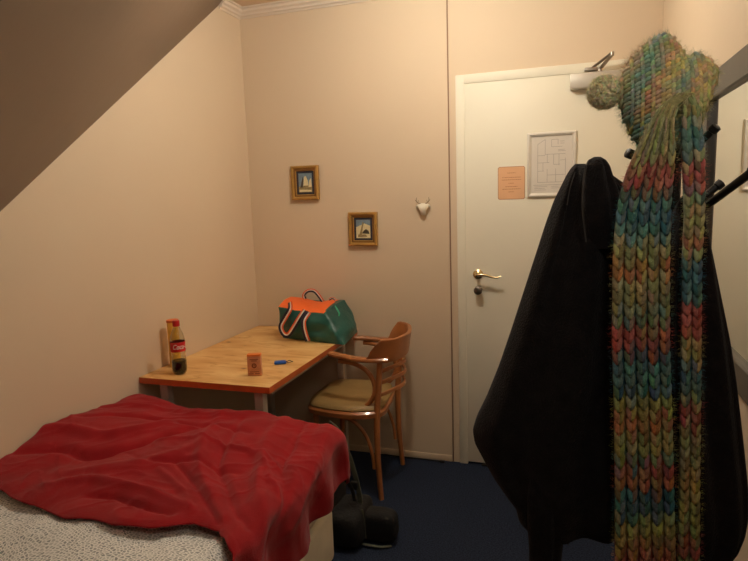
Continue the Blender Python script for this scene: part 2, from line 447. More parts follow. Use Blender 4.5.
# deer skull
dx, dz = -0.722, 1.410
t = thing('deer_head', (dx, YB, 1.367), 'small white deer skull ornament with antlers on the back wall', 'wall ornament')
b = nb()
RR = []
for z, w, d in ((-0.039, 0.006, 0.006), (-0.036, 0.011, 0.014), (-0.026, 0.0135, 0.020), (-0.012, 0.016, 0.026), (0.002, 0.023, 0.025), (0.012, 0.027, 0.022), (0.020, 0.023, 0.018), (0.026, 0.012, 0.010)):
    RR.append([V((dx + 1.15 * w * math.cos(a), YB - 0.012 - d * 0.5 + d * 0.9 * math.sin(a) * 0.7, dz + z)) for a in [2 * PI * k / 16 for k in range(16)]])
rings(b, RR)
obj('skull', b, M['bone'], t)
for s in (-1, 1):
    b = nb(); tube(b, [(dx + s * 0.018, YB - 0.018, dz + 0.013), (dx + s * 0.030, YB - 0.020, dz + 0.012), (dx + s * 0.038, YB - 0.018, dz + 0.002)], [0.004, 0.007, 0.002], 8)
    obj('ear', b, M['bone'], t)
    b = nb(); tube(b, [(dx + s * 0.010, YB - 0.02, dz + 0.022), (dx + s * 0.024, YB - 0.028, dz + 0.027), (dx + s * 0.034, YB - 0.03, dz + 0.038), (dx + s * 0.032, YB - 0.026, dz + 0.056)], [0.0035, 0.003, 0.0025, 0.0012], 8)
    tube(b, [(dx + s * 0.026, YB - 0.028, dz + 0.028), (dx + s * 0.022, YB - 0.03, dz + 0.042)], [0.0025, 0.001], 6)
    tube(b, [(dx + s * 0.033, YB - 0.03, dz + 0.036), (dx + s * 0.041, YB - 0.03, dz + 0.044)], [0.0025, 0.001], 6)
    obj('antler', b, M['antler'], t)

# peach notice on the door
b = nb()
w, h, r = 0.0665, 0.0815, 0.010; cx, cz = -0.267, 1.523
def rrect(w, h, r, n=5):
    out = []
    for (sx, sz, a0) in ((1, 1, 0), (-1, 1, PI / 2), (-1, -1, PI), (1, -1, 1.5 * PI)):
        for k in range(n + 1):
            a = a0 + PI / 2 * k / n; out.append((sx * (w - r) + r * math.cos(a), sz * (h - r) + r * math.sin(a)))
    return out
YN = YD
for rr_, d, mi in ((rrect(w, h, r), 0.0012, 1), (rrect(w - 0.002, h - 0.002, r - 0.001), 0.0015, 0)):
    rings(b, [[V((cx + x, YN, cz + z)) for x, z in rr_], [V((cx + x, YN - d, cz + z)) for x, z in rr_]], mi=mi)
nt_ = obj('notice', b, [M['peach'], M['peach2']], smooth=False)
tag(nt_, 'small peach coloured notice card stuck on the white door', 'notice')
b = nb(); random.seed(3)
for k, (zz, ww) in enumerate(((0.050, 0.020), (0.028, 0.045), (0.016, 0.047), (-0.001, 0.014), (-0.018, 0.030), (-0.030, 0.045), (-0.044, 0.014))):
    x = -ww
    while x < ww:
        l = random.uniform(0.004, 0.011); box(b, (cx + x, YN - 0.0019, cz + zz - 0.0012), (cx + min(x + l, ww), YN - 0.0014, cz + zz + 0.0012)); x += l + 0.002
obj('printed_lines', b, M['peach2'], nt_, smooth=False)

# framed floor plan
x0, x1, z0, z1 = -0.190, 0.041, 1.448, 1.762
cx, cz, w, h = (x0 + x1) / 2, (z0 + z1) / 2, (x1 - x0) / 2, (z1 - z0) / 2
t = thing('floor_plan_frame', (cx, YD, z0), 'silver snap frame with a floor plan, on the white door', 'framed plan')
prof = [(0, 0), (0, 0.009), (0.004, 0.014), (0.010, 0.015), (0.017, 0.011), (0.020, 0.005)]
b = nb(); loops = []
for sx, sz in ((-1, -1), (1, -1), (1, 1), (-1, 1)):
    loops.append([b.verts.new((cx + sx * (w - i), YD - d, cz + sz * (h - i))) for i, d in prof])
for k in range(4):
    A, B = loops[k], loops[(k + 1) % 4]
    for i in range(len(prof) - 1): b.faces.new((A[i], B[i], B[i + 1], A[i + 1]))
obj('frame', b, M['alu'], t, smooth=20)
b = nb(); box(b, (cx - w + 0.018, YD - 0.0045, cz - h + 0.018), (cx + w - 0.018, YD - 0.0005, cz + h - 0.018))
pp = obj('plan_sheet', b, M['paper'], t, smooth=False)
b = nb()
def ln(xa, za, xb, zb, th=0.0011):
    a = V((xa, 0, za)); c2 = V((xb, 0, zb)); n_ = (c2 - a); n_ = V((-n_.z, 0, n_.x)).normalized() * th
    base = V((cx, YD - 0.0050, cz)); quad(b, [base + a - n_, base + c2 - n_, base + c2 + n_, base + a + n_])
for s in [(-.065, -.085, .065, -.085), (-.065, -.085, -.065, .10), (.065, -.085, .065, .03), (-.065, .10, -.03, .122), (-.03, .122, -.03, .05), (-.03, .05, .065, .05), (-.065, .045, -.03, .045),
          (-.065, .01, -.01, .01), (-.02, .05, -.02, .01), (.01, .05, .01, .0), (.01, .0, .04, .0), (.035, .05, .035, -.005), (.04, .02, .065, .02), (-.04, .01, -.04, -.03), (-.065, -.03, -.035, -.03),
          (-.02, -.02, -.02, -.085), (.02, -.02, .02, -.085), (-.02, -.05, .065, -.05), (0.0, .085, 0.0, .12), (0, .12, .03, .12), (.03, .12, .03, .095), (0.0, .085, .05, .085),
          (.04, .11, .06, .11), (.04, .10, .06, .10), (.03, .064, .065, .064), (.03, .07, .06, .07), (-.085, -.098, .085, -.098), (-.08, -.106, -.02, -.106), (-.08, -.114, -.03, -.114), (-.08, -.122, -.025, -.122), (.0, -.106, .07, -.106), (.0, -.114, .06, -.114)]: ln(*s, th=0.0007)
obj('plan_lines', b, M['ink'], pp, smooth=False, recalc=False)

# mirror on the right wall
t = thing('wall_mirror', (XR, 1.72, 0.98), 'mirror with a wide dark grey frame on the right wall', 'mirror')
y0, y1, z0, z1, fw = 1.28, 2.00, 0.995, 1.785, 0.072
b = nb(); prof = [(0, 0), (0, 0.020), (0.003, 0.023), (fw - 0.004, 0.023), (fw, 0.019), (fw, 0.008)]; loops = []
for sy, sz in ((-1, -1), (1, -1), (1, 1), (-1, 1)):
    loops.append([b.verts.new((XR - 0.001 - d, (y0 + y1) / 2 + sy * ((y1 - y0) / 2 - i), (z0 + z1) / 2 + sz * ((z1 - z0) / 2 - i))) for i, d in prof])
for k in range(4):
    A, B = loops[k], loops[(k + 1) % 4]
    for i in range(len(prof) - 1): b.faces.new((A[i], B[i], B[i + 1], A[i + 1]))
obj('frame', b, M['mframe'], t, smooth=25)
b = nb(); box(b, (XR - 0.010, y0 + fw - 0.004, z0 + fw - 0.004), (XR - 0.002, y1 - fw + 0.004, z1 - fw + 0.004))
obj('mirror_glass', b, M['mglass'], t, smooth=False)

# ceiling lamp (just above the picture)
LX, LY = -0.55, 2.12
t = thing('ceiling_lamp', (LX, LY, ZC), 'round opal globe lamp on the ceiling in front of the door', 'lamp')
b = nb(); lathe(b, [(0, 0), (0.07, 0), (0.07, -0.02), (0.05, -0.035), (0.03, -0.06), (0.0, -0.06)], (LX, LY, ZC - 0.001), 24); obj('lamp_base', b, M['white'], t)
b = nb(); RR = []
for k in range(1, 12):
    a = PI * k / 12; RR.append([V((LX + 0.065 * math.sin(a) * math.cos(q), LY + 0.065 * math.sin(a) * math.sin(q), ZC - 0.125 + 0.065 * math.cos(a))) for q in [2 * PI * j / 20 for j in range(20)]])
rings(b, RR); obj('globe', b, emit('opal_glow', (1.0, 0.94, 0.80), 172.0), t)

# added fill light, out of view, brightens the near side of scarf and coats
t = thing('fill_lamp', (0.15, 0.60, 2.05), 'added globe fill light on a stem, out of view over the near end of the room', 'lamp')
zq = min(ZC, zs(0.15, 0.60))
b = nb(); tube(b, [(0.15, 0.60, 2.03), (0.15, 0.60, zq - 0.004)], 0.006, 8, 1); obj('stem', b, M['brass'], t)
b = nb(); RR = []
for k in range(1, 12):
    a = PI * k / 12; RR.append([V((0.15 + 0.06 * math.sin(a) * math.cos(q), 0.60 + 0.06 * math.sin(a) * math.sin(q), 1.965 + 0.06 * math.cos(a))) for q in [2 * PI * j / 20 for j in range(20)]])
rings(b, RR); obj('globe', b, emit('fill_glow', (1.0, 0.93, 0.80), 32.0), t)

# ================================================================== TABLE
TX0, TX1, TY0, TY1, TZ = -1.757, -1.123, 2.000, 3.046, 0.733
t = thing('table', (-1.44, 2.5, 0), 'pine plywood table with white metal legs in the corner', 'table')
b = nb(); vs = box(b, (TX0, TY0, TZ - 0.028), (TX1, TY1, TZ), 0.0015)
for f in b.faces: f.material_index = 0 if f.normal.z > 0.9 or (f.calc_center_median().z > TZ - 0.001) else 1
obj('tabletop', b, [M['top'], M['edge']], t, smooth=False)
for x, y in ((TX0 + 0.10, TY0 + 0.05), (TX1 - 0.070, TY0 + 0.05), (TX0 + 0.10, TY1 - 0.09), (TX1 - 0.070, TY1 - 0.09)):
    b = nb(); box(b, (x - 0.020, y - 0.020, 0.002), (x + 0.020, y + 0.020, TZ - 0.028), 0.004); obj('leg', b, M['leg'], t)
b = nb()
box(b, (TX0 + 0.10, TY0 + 0.09, TZ - 0.065), (TX0 + 0.13, TY1 - 0.12, TZ - 0.0285), 0.002); obj('rail', b, M['leg'], t)
b = nb(); box(b, (TX1 - 0.07, TY0 + 0.09, TZ - 0.065), (TX1 - 0.04, TY1 - 0.12, TZ - 0.0285), 0.002); obj('rail', b, M['leg'], t)

# bottle
bx, by = -1.608, 2.085
t = thing('cola_bottle', (bx, by, TZ), 'clear plastic cola bottle with red cap, one third full', 'bottle')
prof = [(0.0, 0.003), (0.018, 0.001), (0.026, 0.004), (0.0305, 0.014), (0.032, 0.03), (0.0315, 0.06), (0.0295, 0.075), (0.0290, 0.09), (0.0315, 0.104), (0.0315, 0.146), (0.0305, 0.158), (0.025, 0.180), (0.0165, 0.202), (0.0125, 0.212), (0.0125, 0.226), (0, 0.226)]
inner = [(max(0, r_ - 0.0007), z + (0.0008 if z < 0.02 else 0)) for r_, z in prof[1:-1]][::-1] + [(0, 0.0042)]
b = nb(); lathe(b, prof[:-1] + inner, (bx, by, TZ), 28); obj('bottle_body', b, M['pet'], t, smooth=60)
b = nb(); lathe(b, [(0, 0.006), (0.017, 0.0045), (0.0245, 0.0075), (0.0290, 0.017), (0.0305, 0.03), (0.0302, 0.055), (0.0292, 0.062), (0, 0.062)], (bx, by, TZ), 28); obj('drink', b, M['coladark'], t, smooth=60)
b = nb(); lathe(b, [(0, 0.2265), (0.0145, 0.2265), (0.0145, 0.214), (0.0152, 0.214), (0.0152, 0.236), (0.0135, 0.239), (0, 0.239)], (bx, by, TZ), 28)
obj('cap', b, M['capred'], t)
b = nb(); lathe(b, [(0.0319, 0.104), (0.0322, 0.105), (0.0322, 0.145), (0.0319, 0.146)], (bx, by, TZ), 40)
for f in [f for f in b.faces if len(f.verts) > 4]: b.faces.remove(f)
lb = obj('label', b, M['labelred'], t, smooth=60)
# lettering wrapped round the label, facing the room
cu = bpy.data.curves.new('lettering', 'FONT'); cu.body = 'Coca-Cola'; cu.size = 0.030; cu.align_x = 'CENTER'; cu.shear = 0.35; cu.offset = 0.0004
to = bpy.data.objects.new('tmp', cu); C.objects.link(to)
me = bpy.data.meshes.new_from_object(to.evaluated_get(bpy.context.evaluated_depsgraph_get())) if False else None
dg = bpy.context.evaluated_depsgraph_get(); me = bpy.data.meshes.new_from_object(to.evaluated_get(dg))
b = nb(); b.from_mesh(me); bpy.data.objects.remove(to); bpy.data.curves.remove(cu); bpy.data.meshes.remove(me)
bmesh.ops.subdivide_edges(b, edges=[e for e in b.edges if e.calc_length() > 0.004], cuts=2)
a0 = math.atan2(0 - by, 0 - bx) + 0.80
for v in b.verts:
    a = a0 + v.co.x * 0.78 / 0.0326; z = v.co.y
    v.co = V((bx + 0.0326 * math.cos(a), by + 0.0326 * math.sin(a), TZ + 0.117 + z))
obj('lettering', b, M['labelwhite'], lb, smooth=False)

# amber tube behind the bottle
tx, ty = -1.700, 2.180
t = thing('snack_tube', (tx, ty, TZ), 'tall amber snack tube standing behind the cola bottle', 'tube')
b = nb(); lathe(b, [(0, 0.001), (0.0255, 0.001), (0.0265, 0.003), (0.0255, 0.006), (0.0255, 0.212), (0, 0.212)], (tx, ty, TZ), 30); obj('tube_body', b, M['tin'], t)
b = nb(); lathe(b, [(0, 0.2125), (0.0255, 0.2125), (0.0266, 0.208), (0.0268, 0.215), (0.0262, 0.219), (0, 0.219)], (tx, ty, TZ), 30); obj('lid', b, M['tincap'], t)

# small carton
t = thing('carton', (-1.262, 2.13, TZ), 'small copper coloured carton standing upright on the table', 'carton')
def rz(a): return Matrix.Rotation(a, 3, 'Z')
ang = math.radians(19); cw, cd, ch = 0.029, 0.014, 0.090
cc = V((-1.262, 2.135, TZ))
b = nb(); vs = box(b, (-cw, -cd, 0.001), (cw, cd, ch - 0.004), 0.0015); bmesh.ops.rotate(b, cent=(0, 0, 0), matrix=rz(ang), verts=b.verts); bmesh.ops.translate(b, vec=cc, verts=b.verts)
obj('carton_body', b, M['carton'], t)
b = nb(); box(b, (-cw, -cd, ch - 0.0038), (cw, cd, ch + 0.006), 0.0015); bmesh.ops.rotate(b, cent=(0, 0, 0), matrix=rz(ang), verts=b.verts); bmesh.ops.translate(b, vec=cc, verts=b.verts)
obj('carton_lid', b, M['cartonlid'], t)
b = nb()
def ring2(bm, cx, cz, r0, r1, y, n=20):
    A = [V((cx + r0 * math.cos(2 * PI * k / n), y, cz + r0 * math.sin(2 * PI * k / n))) for k in range(n)]
    B = [V((cx + r1 * math.cos(2 * PI * k / n), y, cz + r1 * math.sin(2 * PI * k / n))) for k in range(n)]
    rings(bm, [A, B], cap=False)
ring2(b, 0, 0.046, 0.006, 0.0105, -cd - 0.0006); ring2(b, 0, 0.046, 0.0005, 0.003, -cd - 0.0006)
for (xa, xb, z) in ((-0.018, 0.018, 0.072), (-0.012, 0.012, 0.066), (-0.020, 0.02, 0.018), (-0.024, -0.004, 0.010), (0.002, 0.022, 0.010)): box(b, (xa, -cd - 0.0007, z), (xb, -cd - 0.0002, z + 0.0028))
bmesh.ops.rotate(b, cent=(0, 0, 0), matrix=rz(ang), verts=b.verts); bmesh.ops.translate(b, vec=cc, verts=b.verts)
obj('emblem', b, M['emblem'], t, smooth=False, recalc=False)

# blue fob
t = thing('key_fob', (-1.235, 2.32, TZ), 'small bright blue plastic fob lying on the table', 'key fob')
b = nb(); box(b, (-0.030, -0.018, 0.001), (0.024, 0.018, 0.013), 0.005)
bmesh.ops.rotate(b, cent=(0, 0, 0), matrix=rz(0.5), verts=b.verts); bmesh.ops.translate(b, vec=(-1.235, 2.32, TZ), verts=b.verts)
obj('fob_body', b, M['blue'], t)
b = nb(); q = [(-1.218, 2.332), (-1.205, 2.345), (-1.190, 2.348), (-1.186, 2.336), (-1.20, 2.328), (-1.218, 2.332)]
tube(b, [(x, y, TZ + 0.004 + 0.006 * (i % 2)) for i, (x, y) in enumerate(q)], 0.0016, 6); obj('cord_loop', b, M['black'], t)

# ================================================================== GREEN BAG
t = thing('travel_bag', (-1.27, 2.85, TZ), 'green nylon travel bag with an orange zipped top on the table', 'bag')
Z0 = TZ + 0.002
BC = {(0, 0, 0): (-1.455, 2.775, Z0), (1, 0, 0): (-1.065, 2.690, Z0), (0, 1, 0): (-1.50, 3.00, Z0), (1, 1, 0): (-1.10, 2.985, Z0),
      (0, 0, 1): (-1.475, 2.775, 0.905), (1, 0, 1): (-1.185, 2.735, 0.888), (0, 1, 1): (-1.50, 2.985, 0.925), (1, 1, 1): (-1.165, 2.975, 0.915)}
def tri(u, v, w):
    p = V((0, 0, 0))
    for (i, j, k), c in BC.items():
        p += V(c) * ((u if i else 1 - u) * (v if j else 1 - v) * (w if k else 1 - w))
    return p
def bagpt(u, v, w):
    p = tri(u, v, w)
    # cushion bulges on the sides and crumples; slump at the right end
    bu = math.sin(PI * u); bv = math.sin(PI * v); bw = math.sin(PI * w)
    n_ = V((0, 0, 0))
    if v == 0: n_ += V((0, -1, 0)) * (0.022 * bu ** 0.5 * bw)
    if v == 1: n_ += V((0, 1, 0)) * (0.012 * bu ** 0.5 * bw)
    if u == 1: n_ += V((1, 0, 0)) * (0.040 * bw * bv ** 0.5)
    if u == 0: n_ += V((-1, 0, 0)) * (0.014 * bw * bv ** 0.5)
    if w == 1: n_ += V((0, 0, 1)) * (0.012 * math.sin(PI * v) * (0.6 + 0.8 * abs(u - 0.5)) - 0.016 * math.exp(-((u - 0.52) / 0.2) ** 2))
    p = p + n_
    if w > 0:
        k = 0.022 * min(1, w * 3) * (1 - 0.6 * w) if w < 1 else 0.004
        d = V((nz(p.x * 9, p.z * 14, p.y * 5), nz(p.x * 8 + 7, p.z * 16, p.y * 7) * 1.3, nz(p.x * 7, p.y * 9, p.z * 7 + 3)))
        d.y += 0.9 * (1 - abs(2 * fract(p.z * 9 + 1.2 * p.x + 0.6 * nz(p.x * 6, p.z * 5)) - 1)) - 0.45
        p += d * k
    return p
b = nb(); cache = {}
def gv(u, v, w):
    key = (round(u, 4), round(v, 4), round(w, 4))
    if key not in cache: cache[key] = b.verts.new(bagpt(*key))
    return cache[key]
nu, nv, nw = 34, 16, 18
def grid(f, n1, n2, mi):
    for i in range(n1):
        for j in range(n2):
            fc = b.faces.new((gv(*f(i / n1, j / n2)), gv(*f((i + 1) / n1, j / n2)), gv(*f((i + 1) / n1, (j + 1) / n2)), gv(*f(i / n1, (j + 1) / n2)))); fc.material_index = mi
grid(lambda a, c: (a, 0, c), nu, nw, 0); grid(lambda a, c: (a, 1, c), nu, nw, 0)
grid(lambda a, c: (0, a, c), nv, nw, 0); grid(lambda a, c: (1, a, c), nv, nw, 0)
grid(lambda a, c: (a, c, 0), nu, nv, 0); grid(lambda a, c: (a, c, 1), nu, nv, 1)
bmesh.ops.recalc_face_normals(b, faces=b.faces)
for f in b.faces:
    if f.material_index == 1 and f.calc_center_median().x > -1.195: f.material_index = 0
obj('bag_body', b, [M['bag'], M['orange']], t, smooth=50)
def strap(name, pts, w, nrm, parent):
    """flat three-colour webbing following points, facing nrm"""
    P = catmull(pts, 8); b = nb(); N = V(nrm).normalized()
    for (a, c, mi) in ((-1, -0.45, 0), (-0.45, 0.1, 1), (0.1, 1, 2)):
        R1 = []
        for i, p in enumerate(P):
            tt = (P[min(i + 1, len(P) - 1)] - P[max(i - 1, 0)]).normalized(); s = tt.cross(N).normalized() * w / 2
            R1.append([p + s * a, p + s * c, p + s * c + N * 0.003, p + s * a + N * 0.003])
        rings(b, R1, mi=mi)
    return obj(name, b, [M['straporange'], M['strapwhite'], M['strapnavy']], parent, smooth=30)
def fy(px, py, Y): return at(px, py, Y)
strap('handle', [fy(290, 302, 2.79), fy(290, 309, 2.735), fy(285, 318, 2.728), fy(281, 326, 2.724), fy(283, 333, 2.716), fy(288, 335, 2.712), fy(294, 327, 2.708), fy(300, 317, 2.708), fy(305, 310, 2.722)], 0.026, (0.2, -1, 0.1), t)
strap('handle', [fy(309, 312, 2.728), fy(304, 320, 2.702), fy(304, 328, 2.695), fy(306, 336, 2.695), fy(308, 341, 2.702)], 0.026, (0.2, -1, 0.1), t)
strap('handle', [fy(305, 299, 2.95), fy(304, 295, 2.945), fy(308, 291, 2.94), fy(314, 291, 2.94), fy(319, 296, 2.94), fy(323, 302, 2.95)], 0.020, (0.2, -1, 0.5), t)
strap('handle', [fy(329, 300, 2.96), fy(331, 298.5, 2.955), fy(334, 298.5, 2.95), fy(336, 302, 2.95)], 0.012, (0.2, -1, 0.5), t)
b = nb(); tube(b, [fy(335, 306, 2.73), fy(337, 309, 2.705), fy(339, 313, 2.70), fy(339, 316, 2.70)], [0.0025, 0.004, 0.004, 0.003], 8); obj('zip_pull', b, M['mint'], t)

# ================================================================== CHAIR
t = thing('armchair', (-0.98, 2.73, 0), 'bentwood armchair with olive tan seat facing the table', 'chair')
YN_, YF_ = 2.565, 2.935          # near and far side
# seat pad & ring (trapezoid with round corners)
def seat_outline(off=0.0):
    ctrl = [(-1.235, 2.60), (-1.245, 2.74), (-1.235, 2.885), (-1.18, 2.945), (-1.0, 2.965), (-0.90, 2.935), (-0.865, 2.87), (-0.848, 2.74), (-0.838, 2.61), (-0.87, 2.55), (-1.0, 2.51), (-1.18, 2.535)]
    c = V((-1.03, 2.74)); n = len(ctrl); out = []
    for i in range(n):
        p0, p1, p2, p3 = [V(ctrl[(i + k) % n]) for k in (-1, 0, 1, 2)]
        for k in range(5):
            u = k / 5; q = 0.5 * ((2 * p1) + (-p0 + p2) * u + (2 * p0 - 5 * p1 + 4 * p2 - p3) * u * u + (-p0 + 3 * p1 - 3 * p2 + p3) * u ** 3)
            d = (q - c); out.append(q + d.normalized() * off)
    return out
b = nb(); rings(b, [[V((q.x, q.y, z)) for q in seat_outline(o)] for o, z in ((-0.01, 0.412), (0.004, 0.418), (0.006, 0.44), (-0.004, 0.449))]); obj('seat_frame', b, M['bentwood'], t)
b = nb(); rings(b, [[V((q.x, q.y, z)) for q in seat_outline(o)] for o, z in ((-0.010, 0.449), (-0.004, 0.456), (-0.010, 0.470), (-0.03, 0.478), (-0.08, 0.483), (-0.15, 0.485))]); obj('seat', b, M['seatpad'], t, smooth=60)
AZ = 0.705
# top rail: tall curved board
RP = [(-0.90, YN_ - 0.018, 0), (-0.83, YN_ - 0.005, 0), (-0.785, YN_ + 0.035, 0), (-0.762, YN_ + 0.11, 0), (-0.758, 2.75, 0), (-0.775, YF_ - 0.11, 0), (-0.805, YF_ - 0.03, 0), (-0.86, YF_ + 0.015, 0), (-0.915, YF_ + 0.022, 0)]
def rh(u):
    return 0.026 + 0.088 * min(1, max(0, (min(u, 1 - u) - 0.02) / 0.10)) ** 0.8
P = catmull(RP, 6); b = nb(); RR = []; m_ = len(P) - 1
for i, p in enumerate(P):
    tt = (P[min(i + 1, m_)] - P[max(i - 1, 0)]).normalized(); s = tt.cross(V((0, 0, 1)))
    hgt = rh(i / m_); zb = AZ - 0.012
    out = s * (0.0095)
    le = s * (0.16 * hgt)
    RR.append([p - out + V((0, 0, zb)), p + out + V((0, 0, zb)), p + out + le + V((0, 0, zb + hgt)), p - out + le + V((0, 0, zb + hgt))])
rings(b, RR); bmesh.ops.bevel(b, geom=b.edges[:], offset=0.003, segments=2, affect='EDGES', clamp_overlap=True)
obj('top_rail', b, M['bentwood'], t)
for yy, sgn in ((YN_, -1), (YF_, 1)):
    b = nb(); band(b, [(-1.102, yy + sgn * -0.02, AZ + 0.012), (-1.04, yy + sgn * 0.000, AZ + 0.008), (-0.95, yy + sgn * 0.012, AZ), (-0.86, yy + sgn * 0.012, AZ), (-0.80, yy - sgn * 0.005, AZ)], 0.040, 0.022, (0, 0, 1)); obj('armrest', b, M['bentwood'], t)
    # bentwood hoop under each arm
    b = nb(); tube(b, [(-1.05, yy, AZ - 0.018), (-0.99, yy, AZ - 0.022), (-0.93, yy, AZ - 0.042), (-0.885, yy, AZ - 0.085), (-0.868, yy, AZ - 0.145), (-0.885, yy, AZ - 0.20), (-0.925, yy - sgn * 0.0, AZ - 0.24), (-1.0, yy - sgn * 0.0, 0.437), (-1.08, yy - sgn * 0.005, 0.425)], 0.0115, 12)
    obj('arm_hoop', b, M['bentwood'], t)
    # back leg running up to the rail
    b = nb(); dxl = 0.0
    tube(b, [(-0.848 + dxl, yy + sgn * 0.012, 0.0), (-0.862, yy + sgn * 0.006, 0.2), (-0.862, yy, 0.42), (-0.850, yy, 0.56), (-0.838, yy, AZ + 0.0)], [0.0125, 0.0145, 0.0165, 0.0155, 0.0135], 14)
    obj('leg', b, M['bentwood'], t)
    # front leg
    b = nb(); tube(b, [(-1.205, yy + sgn * 0.006, 0.0), (-1.195, yy, 0.2), (-1.185, yy - sgn * 0.004, 0.412)], [0.0115, 0.014, 0.0155], 14); obj('leg', b, M['bentwood'], t)
    # curved brace
    b = nb(); tube(b, [(-1.06, yy + sgn * 0.0, 0.403), (-0.985, yy, 0.385), (-0.925, yy, 0.32), (-0.893, yy, 0.23), (-0.884, yy, 0.15)], 0.009, 10); obj('brace', b, M['bentwood'], t)
for z, bow in ((0.652, 0.045), (0.597, 0.045), (0.538, 0.042)):
    b = nb(); band(b, [(-0.845, YN_, z - 0.008), (-0.808, YN_ + 0.045, z), (-0.845 + bow + 0.035, 2.74, z + 0.004), (-0.825, YF_ - 0.045, z), (-0.86, YF_, z - 0.008)], 0.010, 0.020, (0, 0, 1)); obj('slat', b, M['bentwood'], t)

# ================================================================== BED
t = thing('bed', (-1.28, 1.2, 0), 'single bed with cream mattress against the left wall', 'bed')
BX0, BX1, BY0, BY1 = XL + 0.004, -0.83, 0.45, 1.915
b = nb(); box(b, (BX0, BY0, 0.10), (BX1, BY1, 0.31), 0.02, seg=3); obj('base', b, M['mattress'], t)
b = nb(); box(b, (BX0, BY0, 0.312), (BX1, BY1, 0.535), 0.045, seg=5); obj('mattress', b, M['mattress'], t)
for x in (BX0 + 0.08, BX1 - 0.08):
    for y in (BY0 + 0.08, BY1 - 0.08):
        b = nb(); lathe(b, [(0, 0), (0.02, 0), (0.028, 0.1), (0, 0.1)], (x, y, 0.0), 14); obj('leg', b, M['black'], t)

EX, EY = -0.855, 1.915        # edges where the cloth turns down
def bedtop(x, y):
    z = 0.597
    z += 0.060 * math.exp(-((x + 1.78) / 0.26) ** 2) * math.exp(-((y - 1.60) / 0.34) ** 2)      # bunched up against the wall
    z += 0.034 * math.exp(-((x + 1.74) / 0.16) ** 2 - ((y - 1.96) / 0.14) ** 2)
    z += 0.024 * math.exp(-((x + 1.25) / 0.3) ** 2 - ((y - 1.55) / 0.35) ** 2)
    z += 0.026 * nz(x * 2.2, y * 2.2, 1.7)
    z += 0.016 * math.exp(-((y - 1.90) / 0.10) ** 2) * (0.4 + nz(x * 5, 3.3))
    return z
def atz(px, py, Z):
    d = FW * F_PX + RT * (px - 374) - UP * (py - 280.5); p = CAM + d * ((Z - CAM.z) / d.z); return V((p.x, p.y, 0))
CREASE = [([(20, 466), (60, 463), (100, 463), (135, 455), (170, 442), (215, 428)], -0.020, 0.026), ([(10, 455), (60, 449), (105, 449), (140, 440), (180, 428)], 0.016, 0.030),
          ([(60, 480), (110, 478), (150, 470), (200, 452)], 0.010, 0.030),
          ([(90, 499), (115, 500), (140, 507), (170, 514)], -0.016, 0.018), ([(50, 490), (105, 488), (150, 496), (190, 508)], 0.013, 0.022),
          ([(225, 418), (204, 445), (202, 475), (222, 515)], 0.012, 0.028), ([(243, 424), (224, 452), (226, 485), (243, 520)], -0.012, 0.018),
          ([(285, 422), (264, 450), (258, 490), (268, 530)], 0.014, 0.028), ([(303, 426), (284, 455), (280, 500), (286, 530)], -0.012, 0.018),
          ([(325, 428), (308, 460), (304, 500)], 0.012, 0.024), ([(175, 468), (190, 480), (205, 500), (215, 520)], -0.009, 0.014), ([(160, 475), (180, 490), (192, 512)], 0.008, 0.014),
          ([(90, 424), (150, 417), (215, 421), (275, 418)], 0.010, 0.022), ([(80, 436), (140, 428), (205, 430), (250, 436)], -0.010, 0.018), ([(130, 462), (150, 470), (190, 466), (240, 470)], -0.007, 0.014),
          ([(240, 445), (262, 462), (275, 485), (283, 512)], 0.007, 0.012), ([(150, 450), (200, 448), (250, 452), (290, 470)], 0.007, 0.014)]
CR = [([atz(a, c, 0.62) for a, c in P_], am, wd) for P_, am, wd in CREASE]
CR = [([V(q) for q in catmull(P_, 5)], am, wd) for P_, am, wd in CR]
def crease(x, y):
    p = V((x + 0.015 * nz(x * 7, y * 7, 4), y + 0.015 * nz(x * 7, y * 7, 8), 0)); tot = 0
    for P_, am, wd in CR:
        if abs(p.x - P_[0].x) > 1.2: continue
        best = 1e9; bt = 0; n_ = len(P_) - 1
        for k in range(n_):
            a, c = P_[k], P_[k + 1]; dd = c - a; L2 = dd.length_squared + 1e-12; u = max(0, min(1, (p - a).dot(dd) / L2)); d2 = (p - a - dd * u).length_squared
            if d2 < best: best = d2; bt = (k + u) / n_
        d = math.sqrt(best)
        wd_ = wd * 0.8
        if d < wd_ * 3: tot += 1.35 * am * math.exp(-(d / wd_) ** 2) * (0.35 + 0.65 * math.sin(PI * min(1, max(0, bt * 0.9 + 0.05))))
    return tot
def folds(x, y, amp, seed=0.0):
    wx = x + 0.10 * nz(x * 2.1, y * 2.1, seed); wy = y + 0.10 * nz(x * 2.1 + 5, y * 2.1, seed)
    a = math.atan2(wy - 2.35, wx + 0.35); r_ = math.hypot(wx + 0.35, wy - 2.35)
    f1 = nz(a * 6.0, r_ * 1.6, seed + 2)
    f3 = nz((wx * 0.8 + wy * 0.5) * 3.5, (-wx * 0.5 + wy * 0.8) * 9.0, seed + 9)
    f4 = nz(wx * 17.0, wy * 17.0, seed + 12)
    f5 = abs(nz((wx * 0.85 + wy * 0.5) * 6.0, (-wx * 0.5 + wy * 0.85) * 17.0, seed + 15)); f6 = abs(nz((wx * 0.6 - wy * 0.8) * 7.0, (wx * 0.8 + wy * 0.6) * 20.0, seed + 18))
    cr_ = max(0, 1 - f5 * 5) ** 1.5 * max(0, min(1, 0.5 + 2 * nz(x * 3, y * 3, 31))) + 0.8 * max(0, 1 - f6 * 5) ** 1.5 * max(0, min(1, 0.4 + 2 * nz(x * 3, y * 3, 41)))
    z = amp * (1.0 * f1 + 0.65 * f3 + 0.22 * f4 + 0.30 * cr_)
    return z + crease(x, y)
